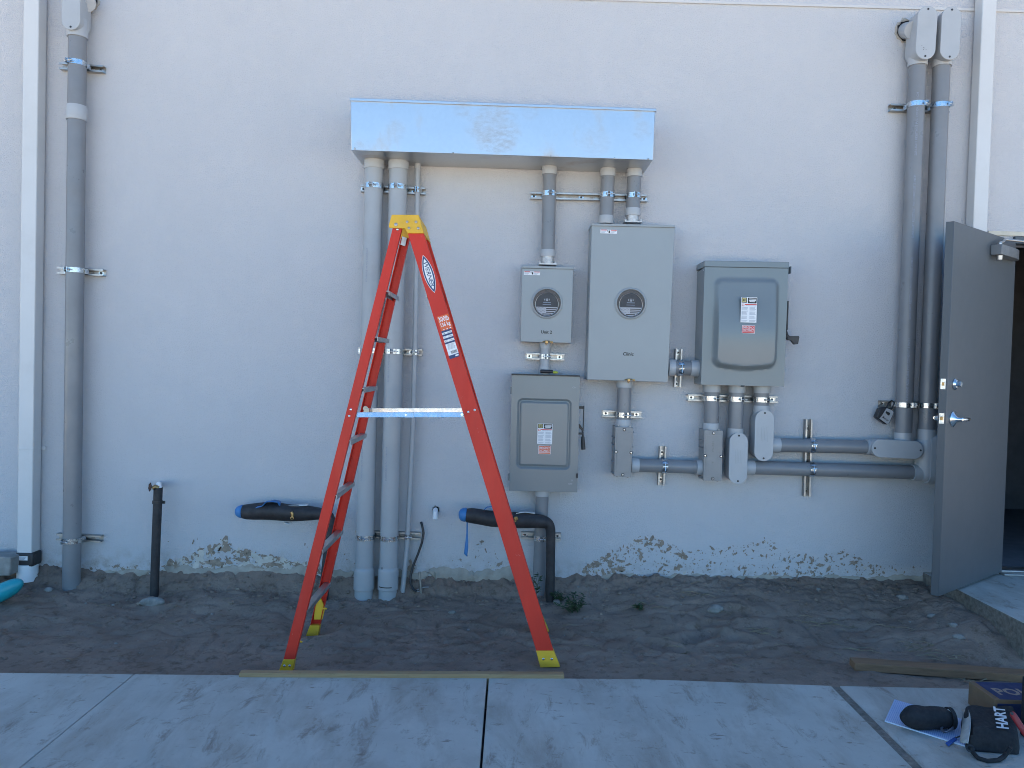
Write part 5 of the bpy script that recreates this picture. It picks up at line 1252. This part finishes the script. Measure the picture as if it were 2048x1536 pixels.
for (a, b) in ((1520, 1262), (1525, 1266), (1620, 1232), (1640, 1236), (1655, 1235), (1700, 1250), (1780, 1255), (1830, 1300), (1845, 1305), (1850, 1298), (1870, 1305), (1862, 1290), (1380, 1168), (1300, 1212), (1375, 1300), (1365, 1290), (1400, 1170), (1720, 1300), (1940, 1290), (1955, 1300), (1945, 1310), (1900, 1296)):
    for k in range(4): straw(on_soil(a + rn.uniform(-8, 8), b + rn.uniform(-3, 3)), rn.uniform(.04, .13), rn.uniform(-.8, .8) + (3.14 if k % 2 else 0), .0022)
o = mb.build('straw', m_twig); tag(o, 'dry straw and twigs scattered over the dirt bed', 'straw', kind='stuff')
def weed(px, py, label, nst, hmin, hmax_, spread, seed):
    p = on_soil(px, py); t = thing('weed', label, 'weed', p, 'green weeds by the black pipe'); r_ = random.Random(seed); ms = MB(); ml = MB()
    for i in range(nst):
        a = r_.uniform(0, 6.28); h = r_.uniform(hmin, hmax_); b0 = p + Vector((r_.uniform(-1, 1) * spread * .3, r_.uniform(-.4, .4) * spread * .4, 0)); dv = Vector((math.cos(a), math.sin(a) * .6, 0)) * spread * r_.uniform(.2, .9)
        pts = [b0, b0 + dv * .3 + Z * h * .5, b0 + dv * .8 + Z * h * .9, b0 + dv + Z * h]
        ms.tube(pts, [.0018, .0016, .0012, .0008], 5)
        for k in range(9):
            q = r_.uniform(.15, 1); idx = min(2, int(q * 3)); f_ = q * 3 - idx; c = pts[idx].lerp(pts[idx + 1], f_)
            la = r_.uniform(0, 6.28); L = r_.uniform(.018, .042); d_ = Vector((math.cos(la), math.sin(la) * .8, r_.uniform(-.2, .6))).normalized(); s_ = d_.cross(Z).normalized() * L * .20; n_ = s_.cross(d_).normalized() * L * .12
            ml.add([c, c + d_ * L * .4 + s_, c + d_ * L * .5 + n_, c + d_ * L * .4 - s_, c + d_ * L], [(0, 1, 2), (0, 2, 3), (1, 4, 2), (2, 4, 3)])
    ms.build('stem', m_leaf, t); ml.build('leaves', m_leaf, t, recalc=False)
weed(1150, 1180, 'bushy green weed right of the black wrapped pipe', 17, .03, .11, .11, 1)
weed(1068, 1178, 'tall thin weed behind the ladder leg, left of the black wrapped pipe', 7, .08, .20, .05, 2)
weed(1118, 1200, 'low weed at the foot of the black wrapped pipe', 9, .02, .06, .08, 3)
weed(1278, 1214, 'tiny flat green weed alone in the open dirt', 5, .008, .02, .05, 4)

# ------------------------------------------------------------------ light
EL = 42
SKYT = (.72, 1.04, 1.24)
w = bpy.data.worlds.new('World'); scene.world = w; w.use_nodes = True; nt = w.node_tree
bg = nt.nodes['Background']; sky = nt.nodes.new('ShaderNodeTexSky'); sky.sky_type = 'NISHITA'; sky.sun_disc = False
sky.sun_elevation = R(EL); sky.sun_rotation = R(8); sky.altitude = 0; sky.air_density = .8; sky.dust_density = 0; sky.ozone_density = 1.2
nt.links.new(mix(nt, sky.outputs[0], SKYT, 1.0, 'MULTIPLY'), bg.inputs[0]); bg.inputs[1].default_value = .05
sd_ = bpy.data.lights.new('sun', 'SUN'); sd_.energy = 5; sd_.angle = R(.55); sd_.color = (1, .94, .865)
so = bpy.data.objects.new('sun', sd_); COL.objects.link(so); so.rotation_euler = (-R(90 - EL), 0, -R(8)); so.location = (0, 20, 20)
scene.view_settings.view_transform = 'Standard'; scene.view_settings.look = 'None'; scene.view_settings.gamma = 1
scene.view_settings.exposure = 2.52
scene.cycles.use_denoising = True; scene.cycles.denoising_prefilter = 'ACCURATE'; scene.cycles.filter_width = 1.0
scene.cycles.max_bounces = 8; scene.cycles.diffuse_bounces = 5
